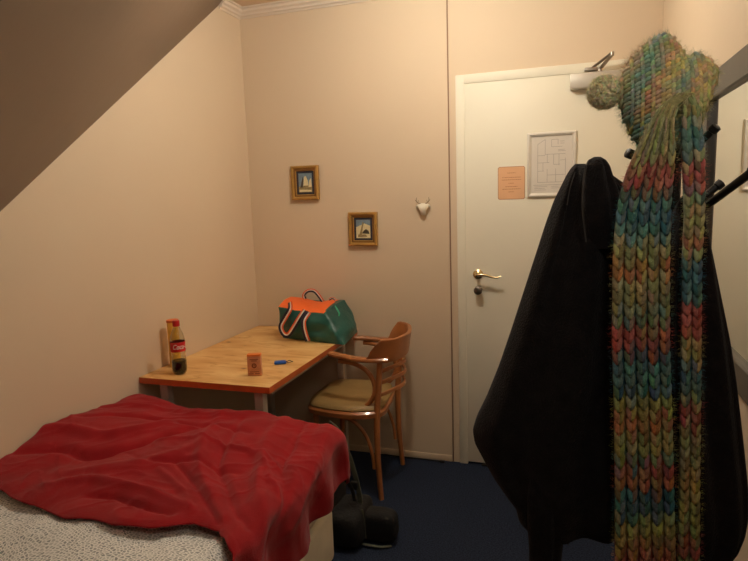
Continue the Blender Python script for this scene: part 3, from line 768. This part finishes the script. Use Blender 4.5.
def drape(s, q, off, amp, seed, ex=EX, ey=EY, rad=0.05, ripple=0.018):
    dx_ = max(0, s - ex); dy_ = max(0, q - ey); L_ = math.hypot(dx_, dy_)
    x, y = min(s, ex), min(q, ey)
    w_ = folds(s, q, amp, seed)
    z = bedtop(x, y) + off
    if L_ <= 0: return V((x, y, z + w_))
    n_ = V((dx_, dy_, 0)) / L_
    a = min(L_ / rad, PI / 2); o_ = rad * math.sin(a); drop = rad * (1 - math.cos(a)) + max(0, L_ - rad * PI / 2)
    tan = (q if dx_ > dy_ else s)
    rp = ripple * min(1, drop / 0.15) * (math.sin(tan * 26 + 2.0 * nz(tan * 4, drop * 3, seed)) + 0.5 * nz(tan * 18, drop * 4, seed))
    return V((x, y, z)) + n_ * (o_ + off * 0.6 + w_ * math.sin(a) * 0.6 + rp * math.sin(a) + ripple * 0.9 * math.sin(a)) + V((0, 0, -drop + w_ * math.cos(a)))

def cloth(name, xs, ys, fn, m, thick, keep=None, uv=False):
    b = nb(); G = [[b.verts.new(fn(x, y)) for y in ys] for x in xs]
    U = b.loops.layers.uv.new('UVMap') if uv else None
    for i in range(len(xs) - 1):
        for j in range(len(ys) - 1):
            f = b.faces.new((G[i][j], G[i + 1][j], G[i + 1][j + 1], G[i][j + 1]))
            if uv:
                for lp, (a, c) in zip(f.loops, ((xs[i], ys[j]), (xs[i + 1], ys[j]), (xs[i + 1], ys[j + 1]), (xs[i], ys[j + 1]))): lp[U].uv = (a, c)
    o = obj(name, b, m, smooth=80)
    md = o.modifiers.new('thickness', 'SOLIDIFY'); md.thickness = thick; md.offset = -1
    return o
def lin_(a, c, n): return [a + (c - a) * i / n for i in range(n + 1)]
# duvet
o = cloth('duvet', lin_(XL + 0.02, EX + 0.07, 120), lin_(0.62, 1.86, 120), lambda s, q: drape(s, q, -0.016 + 0.008 * math.exp(-((q - 1.08) / 0.08) ** 2), 0.017, 20.0, rad=0.06, ripple=0.004), M['duvet'], 0.022, uv=True)
tag(o, 'white duvet with a dense grey leaf print lying on the bed', 'duvet')
# red blanket; near edge follows the photographed line, sides hang down
near = [(-1.757, 1.218), (-1.62, 1.216), (-1.477, 1.193), (-1.306, 1.165), (-1.15, 1.165), (-1.063, 1.180), (-0.95, 1.25), (-0.88, 1.24), (-0.82, 1.18), (-0.74, 1.08), (-0.5, 1.0)]
def near_y(x):
    for (xa, ya), (xb, yb) in zip(near, near[1:]):
        if x <= xb:
            u = (x - xa) / (xb - xa); u = u * u * (3 - 2 * u); return ya + (yb - ya) * u
    return near[-1][1]
b = nb(); NX, NY = 230, 210
def blank_pt(i, j):
    s = XL + 0.012 + (EX + 0.245 - XL - 0.012) * i / NX
    y0_ = near_y(s) + 0.012 * nz(s * 9, 4.4)
    far = EY + 0.20 + 0.02 * nz(s * 5, 1.1)
    if s > EX: far = EY + 0.20 - (s - EX) * 0.30
    q = y0_ + (far - y0_) * j / NY
    s2 = s
    if s > EX:   # the hem on the long side
        k = (s - EX) / 0.245; hem = 0.225 + 0.045 * min(1, max(0, (1.75 - q) / 0.35)) + 0.015 * nz(q * 7, 2.2)
        s2 = EX + k * hem
    p = drape(s2, q, 0.020, 0.013, 3.0)
    e = (q - y0_)
    if e < 0.05: p.z -= 0.010 * (1 - e / 0.05) ** 2
    p.x = max(p.x, XL + 0.006); return p
G = [[b.verts.new(blank_pt(i, j)) for j in range(NY + 1)] for i in range(NX + 1)]
for i in range(NX):
    for j in range(NY): b.faces.new((G[i][j], G[i + 1][j], G[i + 1][j + 1], G[i][j + 1]))
o = obj('blanket', b, M['red'], smooth=80)
md = o.modifiers.new('thickness', 'SOLIDIFY'); md.thickness = 0.005; md.offset = -1
tag(o, 'crumpled dark red blanket spread over the foot of the bed', 'blanket')

# ================================================================== BLACK BACKPACK beside the bed
t = thing('backpack', (-0.97, 2.2, 0), 'black backpack with loose grey straps on the carpet behind the bed', 'backpack')
def pillow(bm, lo, hi, e=3.2, nl=0.008, rot=None, n=28, m=18, fr=9):
    lo, hi = V(lo), V(hi); c = (lo + hi) / 2; h = (hi - lo) / 2; RR = []
    def sp(v, p_): return math.copysign(abs(v) ** p_, v)
    for i in range(1, m):
        a = -PI / 2 + PI * i / m
        ring = []
        for j in range(n):
            q = 2 * PI * j / n; k = 2 / e
            p = V((h.x * sp(math.cos(a), k) * sp(math.cos(q), k), h.y * sp(math.cos(a), k) * sp(math.sin(q), k), h.z * sp(math.sin(a), k)))
            p *= 1 + nl / min(h) * nz(p.x * fr, p.y * fr, p.z * fr + 3)
            if rot is not None: p = rot @ p
            ring.append(c + p)
        RR.append(ring)
    rings(bm, RR)
b = nb(); pillow(b, (-1.11, 2.075, 0.004), (-0.925, 2.36, 0.46)); obj('main_body', b, M['blackbag'], t, smooth=60)
b = nb(); pillow(b, (-0.965, 2.09, 0.003), (-0.80, 2.32, 0.165), 4.5); obj('side_pocket', b, M['blackbag'], t, smooth=60)
b = nb(); pillow(b, (-0.840, 2.18, 0.006), (-0.672, 2.275, 0.138), 4.0, 0.003); hb = obj('hip_pad', b, M['blackbag'], t, smooth=60)
b = nb(); band(b, [(-0.812, 2.172, 0.16), (-0.806, 2.170, 0.10), (-0.800, 2.172, 0.03)], 0.012, 0.004, (0, -1, 0)); obj('webbing', b, M['strapgrey'], hb)
b = nb(); band(b, [(-0.985, 2.27, 0.492), (-0.93, 2.24, 0.470), (-0.895, 2.22, 0.415), (-0.872, 2.22, 0.35), (-0.855, 2.22, 0.29), (-0.838, 2.22, 0.20), (-0.835, 2.22, 0.14)], 0.022, 0.006, (0, -1, 0)); obj('strap', b, M['strapgrey'], t)
b = nb(); band(b, [(-0.975, 2.20, 0.450), (-0.925, 2.17, 0.41), (-0.905, 2.16, 0.35), (-0.88, 2.16, 0.30), (-0.857, 2.18, 0.245), (-0.845, 2.18, 0.19)], 0.016, 0.005, (0, -1, 0)); obj('strap', b, M['blackbag'], t)
b = nb(); box(b, (-0.868, 2.19, 0.235), (-0.838, 2.207, 0.27), 0.004); obj('buckle', b, M['black'], t)
b = nb(); band(b, [(-0.83, 2.165, 0.008), (-0.79, 2.155, 0.014), (-0.73, 2.16, 0.010), (-0.69, 2.185, 0.006)], 0.014, 0.004, (0, 0, 1)); obj('strap', b, M['strapgrey'], t)

# ================================================================== COAT STAND
SX, SY = 0.222, 1.43
t = thing('coat_stand', (SX, SY, 0), 'black coat stand with upturned pegs, mostly hidden under clothes', 'coat stand')
b = nb(); tube(b, [(SX, SY, 0.03), (SX, SY, 0.8), (SX, SY, 1.70)], 0.0135, 14, 2); lathe(b, [(0, 1.70), (0.016, 1.70), (0.018, 1.712), (0.012, 1.724), (0, 1.728)], (SX, SY, 0), 16); obj('pole', b, M['stand'], t)
for a in (100, 170, 250, 300):
    r = math.radians(a); L_ = 0.30 if 120 < a < 290 else 0.2
    if a == 300: L_ = 0.26
    b = nb(); tube(b, [(SX + 0.01 * math.cos(r), SY + 0.01 * math.sin(r), 0.10), (SX + 0.12 * math.cos(r), SY + 0.12 * math.sin(r), 0.05), (SX + L_ * math.cos(r), SY + L_ * math.sin(r), 0.012)], 0.011, 10); obj('foot', b, M['stand'], t)
def peg(tip, z0_):
    b = nb(); s = V((SX, SY, z0_)); e = V(tip); d = (e - s).normalized()
    tube(b, [s, s + (e - s) * 0.5, e], 0.0078, 10, 2); tube(b, [e - d * 0.010, e - d * 0.008, e + d * 0.004, e + d * 0.006], [0.008, 0.0105, 0.0105, 0.007], 12, 1); obj('peg', b, M['stand'], t)
peg(at(629, 153.5, 1.37), 1.50)
peg(at(715, 128, 1.38), 1.515)
peg(at(687, 106, 1.25), 1.54)
peg(V((0.215, 1.58, 1.60)), 1.52)
peg(at(720, 184, 1.44), 1.395)
peg(V((0.303, 1.155, 1.497)), 1.375)
peg(V((0.075, 1.36, 1.505)), 1.395)

# ================================================================== GARMENTS (lofted shells with hanging folds)
def garment(rows, yc, nfold, amp, seed, n=96, back=1.0, fine=0.4):
    """rows: (photo y, left x, right x, half depth)"""
    pts = []
    K = []
    for i in range(len(rows) - 1):
        st = 7
        for k in range(st):
            u = k / st; a, c = rows[i], rows[i + 1]; K.append([a[q] + (c[q] - a[q]) * u for q in range(4)])
    K.append(list(rows[-1]))
    # light smoothing of the outline
    for _ in range(2):
        K = [K[0]] + [[(K[i - 1][q] + 2 * K[i][q] + K[i + 1][q]) / 4 for q in range(4)] for i in range(1, len(K) - 1)] + [K[-1]]
    RR = []; N = len(K)
    for i, (py, xl, xr, d) in enumerate(K):
        A, B = at(xl, py, yc), at(xr, py, yc); c = (A + B) / 2; h = (B - A) / 2; f = i / (N - 1)
        ring = []
        for j in range(n):
            a = 2 * PI * j / n
            cs, sn = math.cos(a), math.sin(a)
            x_ = math.copysign(abs(cs) ** 0.85, cs); y_ = math.copysign(abs(sn) ** 0.85, sn)
            g = amp * min(1, f * 3 + 0.15) * (math.sin(nfold * a + 1.5 * nz(f * 2.5, seed) + 3 * nz(a * 0.8, f * 1.2, seed)) + fine * nz(math.cos(a) * 5, math.sin(a) * 5, f * 5 + seed))
            yy = -sn
            p = c + h * x_ + V((0, d * (y_) * -1 * (1 if sn > 0 else back), 0))
            w_ = abs(sn) ** 1.2
            p += V((0, -g * w_ if sn > 0 else g * w_, 0)) + h.normalized() * (g * 0.35 * w_)
            ring.append(p)
        RR.append(ring)
    return RR
t = thing('black_coat', at(560, 540, 1.345), 'black hooded fleece coat hanging left of the knitted scarf', 'coat')
rows = [(164, 575, 596, 0.012), (168, 571, 606, 0.03), (174, 567, 612, 0.042), (184, 562, 618, 0.052), (200, 554, 634, 0.060), (222, 546, 644, 0.066), (250, 537, 646, 0.072), (290, 524, 646, 0.078), (330, 511, 645, 0.082), (365, 499, 644, 0.084),
        (395, 487, 643, 0.084), (415, 477, 642, 0.084), (428, 473, 641, 0.084), (440, 475, 640, 0.084), (455, 483, 640, 0.082), (475, 494, 639, 0.080), (495, 508, 638, 0.078), (505, 516, 637, 0.074), (518, 519, 637, 0.070), (527, 527, 636, 0.060)]
b = nb(); rings(b, garment(rows, 1.345, 8, 0.013, 2.0)); obj('coat_body', b, M['coat'], t, smooth=60)
rows = [(157, 594, 601, 0.008), (160, 588, 606, 0.022), (166, 585, 610, 0.030), (176, 583, 613, 0.034), (188, 582, 618, 0.036), (205, 582, 622, 0.036), (225, 584, 624, 0.030), (248, 589, 622, 0.016)]
b = nb(); rings(b, garment(rows, 1.275, 5, 0.005, 7.0, 48)); obj('hood', b, M['coat'], t, smooth=60)
b = nb(); tube(b, [at(586, 166, 1.245), at(583, 186, 1.236), at(582, 205, 1.236), at(584, 225, 1.238), at(586, 242, 1.238)], 0.0018, 6); obj('drawstring', b, M['cord'], t)
b = nb(); tube(b, [at(575, 172, 1.288), at(570, 188, 1.275), at(567, 205, 1.268)], 0.0012, 6); obj('seam', b, M['cord'], t)
rows = [(420, 534, 560, 0.02), (440, 530, 566, 0.036), (480, 527, 566, 0.040), (520, 527, 566, 0.040), (545, 529, 563, 0.038), (575, 529, 560, 0.036), (625, 531, 560, 0.034), (640, 535, 557, 0.03)]
b = nb(); rings(b, garment(rows, 1.30, 5, 0.005, 9.0, 40)); obj('sleeve', b, M['coat'], t, smooth=60)
b = nb(); tube(b, [at(570, 520, 1.30), at(569, 532, 1.30), at(568, 545, 1.30)], 0.0014, 6); obj('drawstring', b, M['cord'], t)

t = thing('brown_coat', at(690, 560, 1.27), 'dark brown-black coat hanging behind the scarf, nearest the mirror', 'coat')
rows = [(196, 682, 697, 0.012), (203, 677, 701, 0.024), (215, 672, 704, 0.034), (235, 666, 708, 0.042), (264, 661, 714, 0.048), (300, 657, 721, 0.052), (340, 655, 729, 0.054), (380, 653, 735, 0.056), (430, 652, 741, 0.056), (487, 651, 747, 0.056), (515, 651, 747, 0.056), (533, 651, 744, 0.054), (550, 652, 737, 0.05), (560, 654, 729, 0.045), (568, 660, 716, 0.03)]
b = nb(); rings(b, garment(rows, 1.300, 9, 0.009, 5.0)); obj('coat_body', b, M['coat2'], t, smooth=60)

# ================================================================== KNITTED SCARF AND HAT
OL, OLD, TEAL, BLUE, RED, ORG, LIME, PINK, YEL = (190, 188, 134), (168, 170, 122), (98, 152, 154), (66, 124, 150), (206, 104, 98), (212, 146, 96), (184, 192, 108), (216, 156, 150), (202, 180, 108)
def pick(tab, y):
    if y <= tab[0][0]: return V(tab[0][1])
    for (ya, ca), (yb, cb) in zip(tab, tab[1:]):
        if y <= yb: return V(ca) + (V(cb) - V(ca)) * ((y - ya) / (yb - ya))
    return V(tab[-1][1])
TL = [(90, OL), (118, OL), (135, OLD), (152, OL), (160, (168, 110, 84)), (166, RED), (176, RED), (184, (96, 96, 96)), (196, TEAL), (212, BLUE), (230, TEAL), (238, OL), (252, OLD), (258, ORG), (268, ORG), (276, OL), (300, OLD), (312, TEAL), (318, OLD), (324, RED), (342, RED), (350, BLUE), (372, TEAL), (384, BLUE), (390, LIME), (406, LIME), (411, ORG), (420, ORG), (427, OL), (446, LIME), (456, TEAL), (462, RED), (478, ORG), (484, (110, 90, 90)), (490, BLUE), (510, TEAL), (518, LIME), (535, YEL), (545, ORG), (560, RED), (580, BLUE), (610, OL), (640, TEAL)]
TR = [(90, OL), (112, OLD), (120, TEAL), (142, TEAL), (152, OLD), (163, RED), (178, RED), (186, TEAL), (196, OL), (226, OL), (233, ORG), (240, ORG), (248, OL), (260, TEAL), (270, BLUE), (296, TEAL), (304, RED), (328, RED), (336, YEL), (350, OL), (360, BLUE), (384, TEAL), (394, OLD), (400, RED), (416, RED), (424, OL), (452, OL), (462, YEL), (515, LIME), (528, OLD), (536, RED), (548, RED), (556, OL), (600, TEAL), (640, OL)]

def lobe(bm, lay, a, c, r, col, nrm, flat=0.75):
    """one plump leg of a knitted stitch from a to c"""
    ax = c - a; L_ = ax.length; ax.normalize(); s = ax.cross(nrm).normalized(); u = s.cross(ax)
    prof = [(0.0, 0.25), (0.15, 0.8), (0.45, 1.0), (0.75, 0.85), (1.0, 0.3)]
    RR = [[bm.verts.new(a + ax * (f * L_) + (s * math.cos(q) + u * math.sin(q) * flat) * r * k) for q in [2 * PI * j / 7 for j in range(7)]] for f, k in prof]
    cc = (*col, 1)
    vs = [v for R_ in RR for v in R_]
    for R1, R2 in zip(RR, RR[1:]):
        for j in range(7): bm.faces.new((R1[j], R1[(j + 1) % 7], R2[(j + 1) % 7], R2[j]))
    bm.faces.new(RR[0]); bm.faces.new(RR[-1])
    for v in vs: v[lay] = cc
def jit(rgb, s=0.16, desat=0.0):
    k = 1 + random.uniform(-s, s); c = lin([min(255, max(0, x + random.uniform(-14, 14))) for x in rgb]); return [min(1, x * k) for x in c]
def strand(bm, lay, p, d, L_, col):
    """thin fuzz hair"""
    side = d.cross(V((random.random() - .5, random.random() - .5, random.random() - .5))).normalized() * 0.0002
    mid = p + d * L_ * 0.5 + V([random.uniform(-1, 1) * L_ * 0.25 for _ in range(3)])
    end = p + d * L_ + V([random.uniform(-1, 1) * L_ * 0.35 for _ in range(3)])
    vs = [bm.verts.new(q) for q in (p - side, p + side, mid + side * 0.8, mid - side * 0.8, end)]
    for v in vs: v[lay] = (*col, 1)
    bm.faces.new(vs[:4]); bm.faces.new((vs[3], vs[2], vs[4]))

EL = [(93, 677, 693), (96, 672, 691), (100, 665, 685), (105, 660, 679), (112, 655, 675), (122, 649, 674.5), (138, 641, 676), (156, 632, 676.5), (174, 625, 675), (195, 619, 673), (213, 615, 672), (260, 612, 671), (345, 611, 671), (400, 613, 673), (480, 614, 675), (561, 614, 677), (640, 615, 679)]
ER = [(93, 679, 694), (96, 682, 697), (100, 683, 699), (110, 682, 701), (125, 681, 703), (141, 681, 705), (163, 682, 706), (213, 684, 706), (260, 682, 703), (400, 680, 702), (480, 679, 701), (561, 677, 701), (640, 676, 701)]
def edge(tab, y):
    for (ya, a, c), (yb, a2, c2) in zip(tab, tab[1:]):
        if y <= yb: u = max(0, (y - ya) / (yb - ya)); return a + (a2 - a) * u, c + (c2 - c) * u
    return tab[-1][1:]
t = thing('knitted_scarf', at(650, 640, 1.19), 'long chunky knitted scarf in green, blue, red and orange stripes', 'scarf')
def scarf_limb(name, tab, cols, ribs, Yf, y_end, pitch, seed):
    random.seed(seed)
    bm = nb(); lay = bm.verts.layers.float_color.new('yarn')
    # backing strip with depth
    ys = []; y = 93.0
    while y < y_end: ys.append(y); y += pitch
    RR = []
    for y in ys:
        a, c = edge(tab, y); Y0 = Yf(y) + 0.010
        ring = []
        for k in range(9): ring.append(at(a + 1 + (c - a - 2) * k / 8, y, Y0 - 0.001 * math.cos(k * PI * 2)))
        for k in range(8, -1, -1): ring.append(at(a + 1 + (c - a - 2) * k / 8, y, Y0) + V((0, 0.014, 0)))
        RR.append(ring)
    vr = rings(bm, RR)
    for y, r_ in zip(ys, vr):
        cc = [x * 0.6 for x in lin(pick(cols, y))]  # backing darkened, shade between the ribs put into its colour
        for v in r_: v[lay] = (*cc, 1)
    for i, y in enumerate(ys[:-1]):
        a, c = edge(tab, y); a2, c2 = edge(tab, y + pitch * 1.35)
        for k in range(ribs):
            for side_ in (-1, 1):
                u0 = (k + 0.5 + side_ * 0.29) / ribs; u1 = (k + 0.5 + side_ * 0.07) / ribs
                yo = y + 1.6 * math.sin(k * 2.1 + i * 0.3) + random.uniform(-0.8, 0.8)
                for back_ in (False, True):
                    Yo = Yf(y) + (0.026 if back_ else 0.004)
                    if back_ and i % 1: continue
                    lean = -0.6 if side_ < 0 else 0.0
                    P0 = at(a + (c - a) * u0, yo, Yo + (0.0025 if side_ > 0 else 0)); P1 = at(a2 + (c2 - a2) * u1, yo + pitch * 1.4, Yo - 0.004 if not back_ else Yo + 0.004)
                    wpx = (c - a) / ribs; col = jit(pick(cols, yo + random.uniform(-7, 7)) * 0.74 + V((150, 146, 116)) * 0.26 * random.uniform(0.6, 1.3), 0.28)
                    lobe(bm, lay, P0, P1, wpx * 0.225 * 0.00205, col, V((0, -1, 0)))
                    if random.random() < 0.8 and not back_:
                        for _ in range(7): strand(bm, lay, P0 + (P1 - P0) * random.random() + V((0, -0.004, 0)), V((random.uniform(-1, 1), random.uniform(-0.6, -0.05), random.uniform(-0.9, 0.9))).normalized(), random.uniform(0.005, 0.011), [min(1, q * 1.35 + 0.02) for q in col])
            for e_, sx in ((a, -1), (c, 1)):
                pass
        for e_, sx in ((a, -1), (c, 1)):
            for _ in range(16):
                p = at(e_, y + random.uniform(0, pitch), Yf(y) + random.uniform(0, 0.02)); col = jit(pick(cols, y), 0.2)
                strand(bm, lay, p, V((sx, random.uniform(-0.5, 0.5), random.uniform(-0.6, 0.6))).normalized(), random.uniform(0.004, 0.010), col)
    return obj(name, bm, M['yarn'], t, smooth=80, recalc=False)
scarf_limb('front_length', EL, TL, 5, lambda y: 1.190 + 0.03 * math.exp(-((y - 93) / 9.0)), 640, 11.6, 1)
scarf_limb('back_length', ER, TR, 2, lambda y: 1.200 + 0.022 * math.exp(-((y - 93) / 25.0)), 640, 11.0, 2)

# hat
random.seed(11)
t = thing('bobble_hat', at(668, 100, 1.36), 'multicoloured knitted bobble hat sitting on top of the coat stand', 'hat')
OUT = [(638, 146), (629, 133), (622, 116), (619, 100), (619, 86), (623, 72), (632, 57), (643, 46), (654, 39), (664, 35), (672, 39), (679, 49), (687, 57), (696, 55), (706, 60), (717, 71), (715, 81), (711, 92), (707, 106), (700, 122), (684, 138), (664, 150), (648, 152)]
HC = (667, 96); HY = 1.345; HT = 0.078
oc = [V((x, y, 0)) for x, y in OUT]; oc2 = []
for i in range(len(oc)):
    p0, p1, p2, p3 = [oc[(i + k) % len(oc)] for k in (-1, 0, 1, 2)]
    for k in range(4):
        u = k / 4; oc2.append(0.5 * ((2 * p1) + (-p0 + p2) * u + (2 * p0 - 5 * p1 + 4 * p2 - p3) * u * u + (-p0 + 3 * p1 - 3 * p2 + p3) * u ** 3))
angs = [(math.atan2(p.y - HC[1], p.x - HC[0]), math.hypot(p.x - HC[0], p.y - HC[1])) for p in oc2]; angs.sort()
def rad(a):
    for (a1, r1), (a2, r2) in zip(angs, angs[1:]):
        if a1 <= a <= a2: return r1 + (r2 - r1) * ((a - a1) / (a2 - a1 + 1e-9))
    a1, r1 = angs[-1]; a2, r2 = angs[0]; return (r1 + r2) / 2
def hat_h(x, y):
    d = math.hypot(x - HC[0], y - HC[1]); s = d / max(1, rad(math.atan2(y - HC[1], x - HC[0])))
    if s >= 1: return 0, s
    h = math.sqrt(1 - s ** 2.4)
    # dent between crown and turned brim
    h *= 1 - 0.30 * math.exp(-(((x - 689) * 0.9 + (y - 60) * -0.25) / 7.0) ** 2) * min(1, max(0, (110 - y) / 50))
    return h, s
HTAB = [(150, (196, 194, 150)), (188, (192, 190, 142)), (205, (206, 172, 150)), (218, (184, 180, 142)), (236, TEAL), (262, TEAL), (276, (150, 158, 126)), (288, (200, 146, 112)), (302, (186, 160, 118)), (318, OLD), (336, OL), (348, (134, 160, 142)), (358, TEAL), (368, (134, 158, 142)), (382, (204, 160, 122)), (396, (194, 172, 128)), (420, OL), (460, OL)]
def hcol(x, y):
    X_, Y_ = (x - 570) * 2.8, (y - 20) * 2.8
    u = (140 * X_ + 62 * Y_) / 153.0
    if y > 118 and x < 690: return pick([(100, OL), (500, OL)], 0) if nz(x * .1, y * .1) > 0 else V(TEAL) * 0.6 + V(OL) * 0.4
    return pick(HTAB, u + 22 * nz(x * 0.06, y * 0.06, 2)) * 0.58 + V((204, 194, 150)) * 0.42
bm = nb(); lay = bm.verts.layers.float_color.new('yarn')
nr, na = 12, 56
for sgn in (-1, 1):
    prev = None; cen = bm.verts.new(at(HC[0], HC[1], HY) + V((0, sgn * (HT - 0.006) * (0.95), 0))); cen[lay] = (*lin(hcol(*HC)), 1)
    for i in range(1, nr + 1):
        s = i / nr * 0.985; ring = []
        for j in range(na):
            a = -PI + 2 * PI * j / na; r_ = rad(a) * s; x, y = HC[0] + r_ * math.cos(a), HC[1] + r_ * math.sin(a)
            h, _ = hat_h(x, y); v = bm.verts.new(at(x, y, HY) + V((0, sgn * (HT * h - 0.006), 0))); v[lay] = (*[q * 0.9 for q in lin(hcol(x, y))], 1); ring.append(v)
        for j in range(na):
            if prev is None: bm.faces.new((cen, ring[j], ring[(j + 1) % na]))
            else: bm.faces.new((prev[j], prev[(j + 1) % na], ring[(j + 1) % na], ring[j]))
        prev = ring
# stitches: columns run from bobble to brim, laid on the cushion surface
def direc(x, y):    # local knit direction in the picture plane of the hat
    w_ = min(1, max(0, (x - 660) / 50)); a = math.radians(52 + (8 - 52) * w_ * 0 + nz(x * .03, y * .03) * 14)
    a = math.radians(-58) * (1 - w_) + math.radians(-98) * w_
    return V((math.cos(a), math.sin(a), 0))
sp = 4.6
for gi in range(-22, 23):
    for gj in range(-30, 31):
        x = HC[0] + gi * sp * 1.0; y = HC[1] + gj * sp * 0.95 + (gi % 2) * 2.0
        h, s = hat_h(x, y)
        if s > 0.985: continue
        d = direc(x, y); nrm = V((-d.y, d.x, 0)); k = -1 if gi % 2 else 1
        q0 = V((x, y, 0)) - d * 3.6 + nrm * 1.5 * k; q1 = V((x, y, 0)) + d * 3.6 - nrm * 1.5 * k
        for sgn in (-1, 1):
            P = []
            for q in (q0, q1):
                hh, ss = hat_h(q.x, q.y)
                P.append(at(q.x, q.y, HY) + V((0, sgn * HT * max(hh, 0.12), 0)))
            c = [min(1, q * 1.35) for q in jit(hcol(x + random.uniform(-2, 2), y), 0.22)]
            lobe(bm, lay, P[0], P[1], 0.0046, c, V((0, sgn, 0)), 0.8)
            if sgn < 0:
                for _ in range(6): strand(bm, lay, P[0] + (P[1] - P[0]) * random.random() + V((0, -0.002, 0)), V((random.uniform(-1, 1), random.uniform(-0.8, -0.1), random.uniform(-1, 1))).normalized(), random.uniform(0.006, 0.015), [min(1, q * 1.25) for q in c])
for i in range(2200):
    a = random.uniform(-PI, PI); r_ = rad(a) * random.uniform(0.96, 1.0); x, y = HC[0] + r_ * math.cos(a), HC[1] + r_ * math.sin(a)
    p = at(x, y, HY) + V((0, random.uniform(-0.02, 0.02), 0)); dd = (p - at(HC[0], HC[1], HY)).normalized()
    strand(bm, lay, p, (dd + V([random.uniform(-.6, .6) for _ in range(3)])).normalized(), random.uniform(0.008, 0.018), jit(hcol(x, y), 0.2))
obj('hat_body', bm, M['yarn'], t, smooth=80, recalc=False)
# bobble
bm = nb(); lay = bm.verts.layers.float_color.new('yarn')
bc = at(604.5, 92.5, 1.335); br = 0.034
for i in range(5200):
    d = V((random.gauss(0, 1), random.gauss(0, 1), random.gauss(0, 1))).normalized()
    c = jit((240, 234, 196) if nz(d.x * 2, d.y * 2, d.z * 2) > -0.15 else (222, 224, 184), 0.15)
    if i < 420:
        tg = d.cross(V((random.random() - .5, random.random() - .5, random.random() - .5))).normalized()
        p = bc + d * br * random.uniform(0.88, 0.95); lobe(bm, lay, p - tg * 0.006 - d * 0.004, p + tg * 0.005 + d * 0.002, 0.0036, c, d, 1.0)
    else: strand(bm, lay, bc + d * br * 0.9, d, random.uniform(0.004, 0.010), c)
RR = []
for k in range(1, 12):
    a = PI * k / 12; RR.append([bc + V((math.sin(a) * math.cos(q), math.sin(a) * math.sin(q), math.cos(a))) * br * 0.9 for q in [2 * PI * j / 18 for j in range(18)]])
for r_ in rings(bm, RR):
    for v in r_: v[lay] = (*lin((232, 226, 188)), 1)
obj('bobble', bm, M['yarn'], t, smooth=80, recalc=False)

# ================================================================== CAMERA, WORLD, VIEW
cam = bpy.data.cameras.new('camera'); co = bpy.data.objects.new('camera', cam); C.objects.link(co)
cam.sensor_width = 36; cam.lens = F_PX / 748 * 36; cam.clip_start = 0.02
m4 = Matrix((RT, UP, -FW)).transposed().to_4x4(); m4.translation = CAM; co.matrix_world = m4
bpy.context.scene.camera = co
w = bpy.data.worlds.new('world'); bpy.context.scene.world = w; w.use_nodes = True
w.node_tree.nodes['Background'].inputs[0].default_value = (0.9, 0.7, 0.5, 1); w.node_tree.nodes['Background'].inputs[1].default_value = 0.0
vs_ = bpy.context.scene.view_settings
vs_.view_transform = 'Standard'; vs_.look = 'None'; vs_.gamma = 1; vs_.use_curve_mapping = False; vs_.exposure = 0.0
sc = bpy.context.scene
sc.cycles.max_bounces = 10; sc.cycles.diffuse_bounces = 6; sc.cycles.transmission_bounces = 8; sc.cycles.glossy_bounces = 4
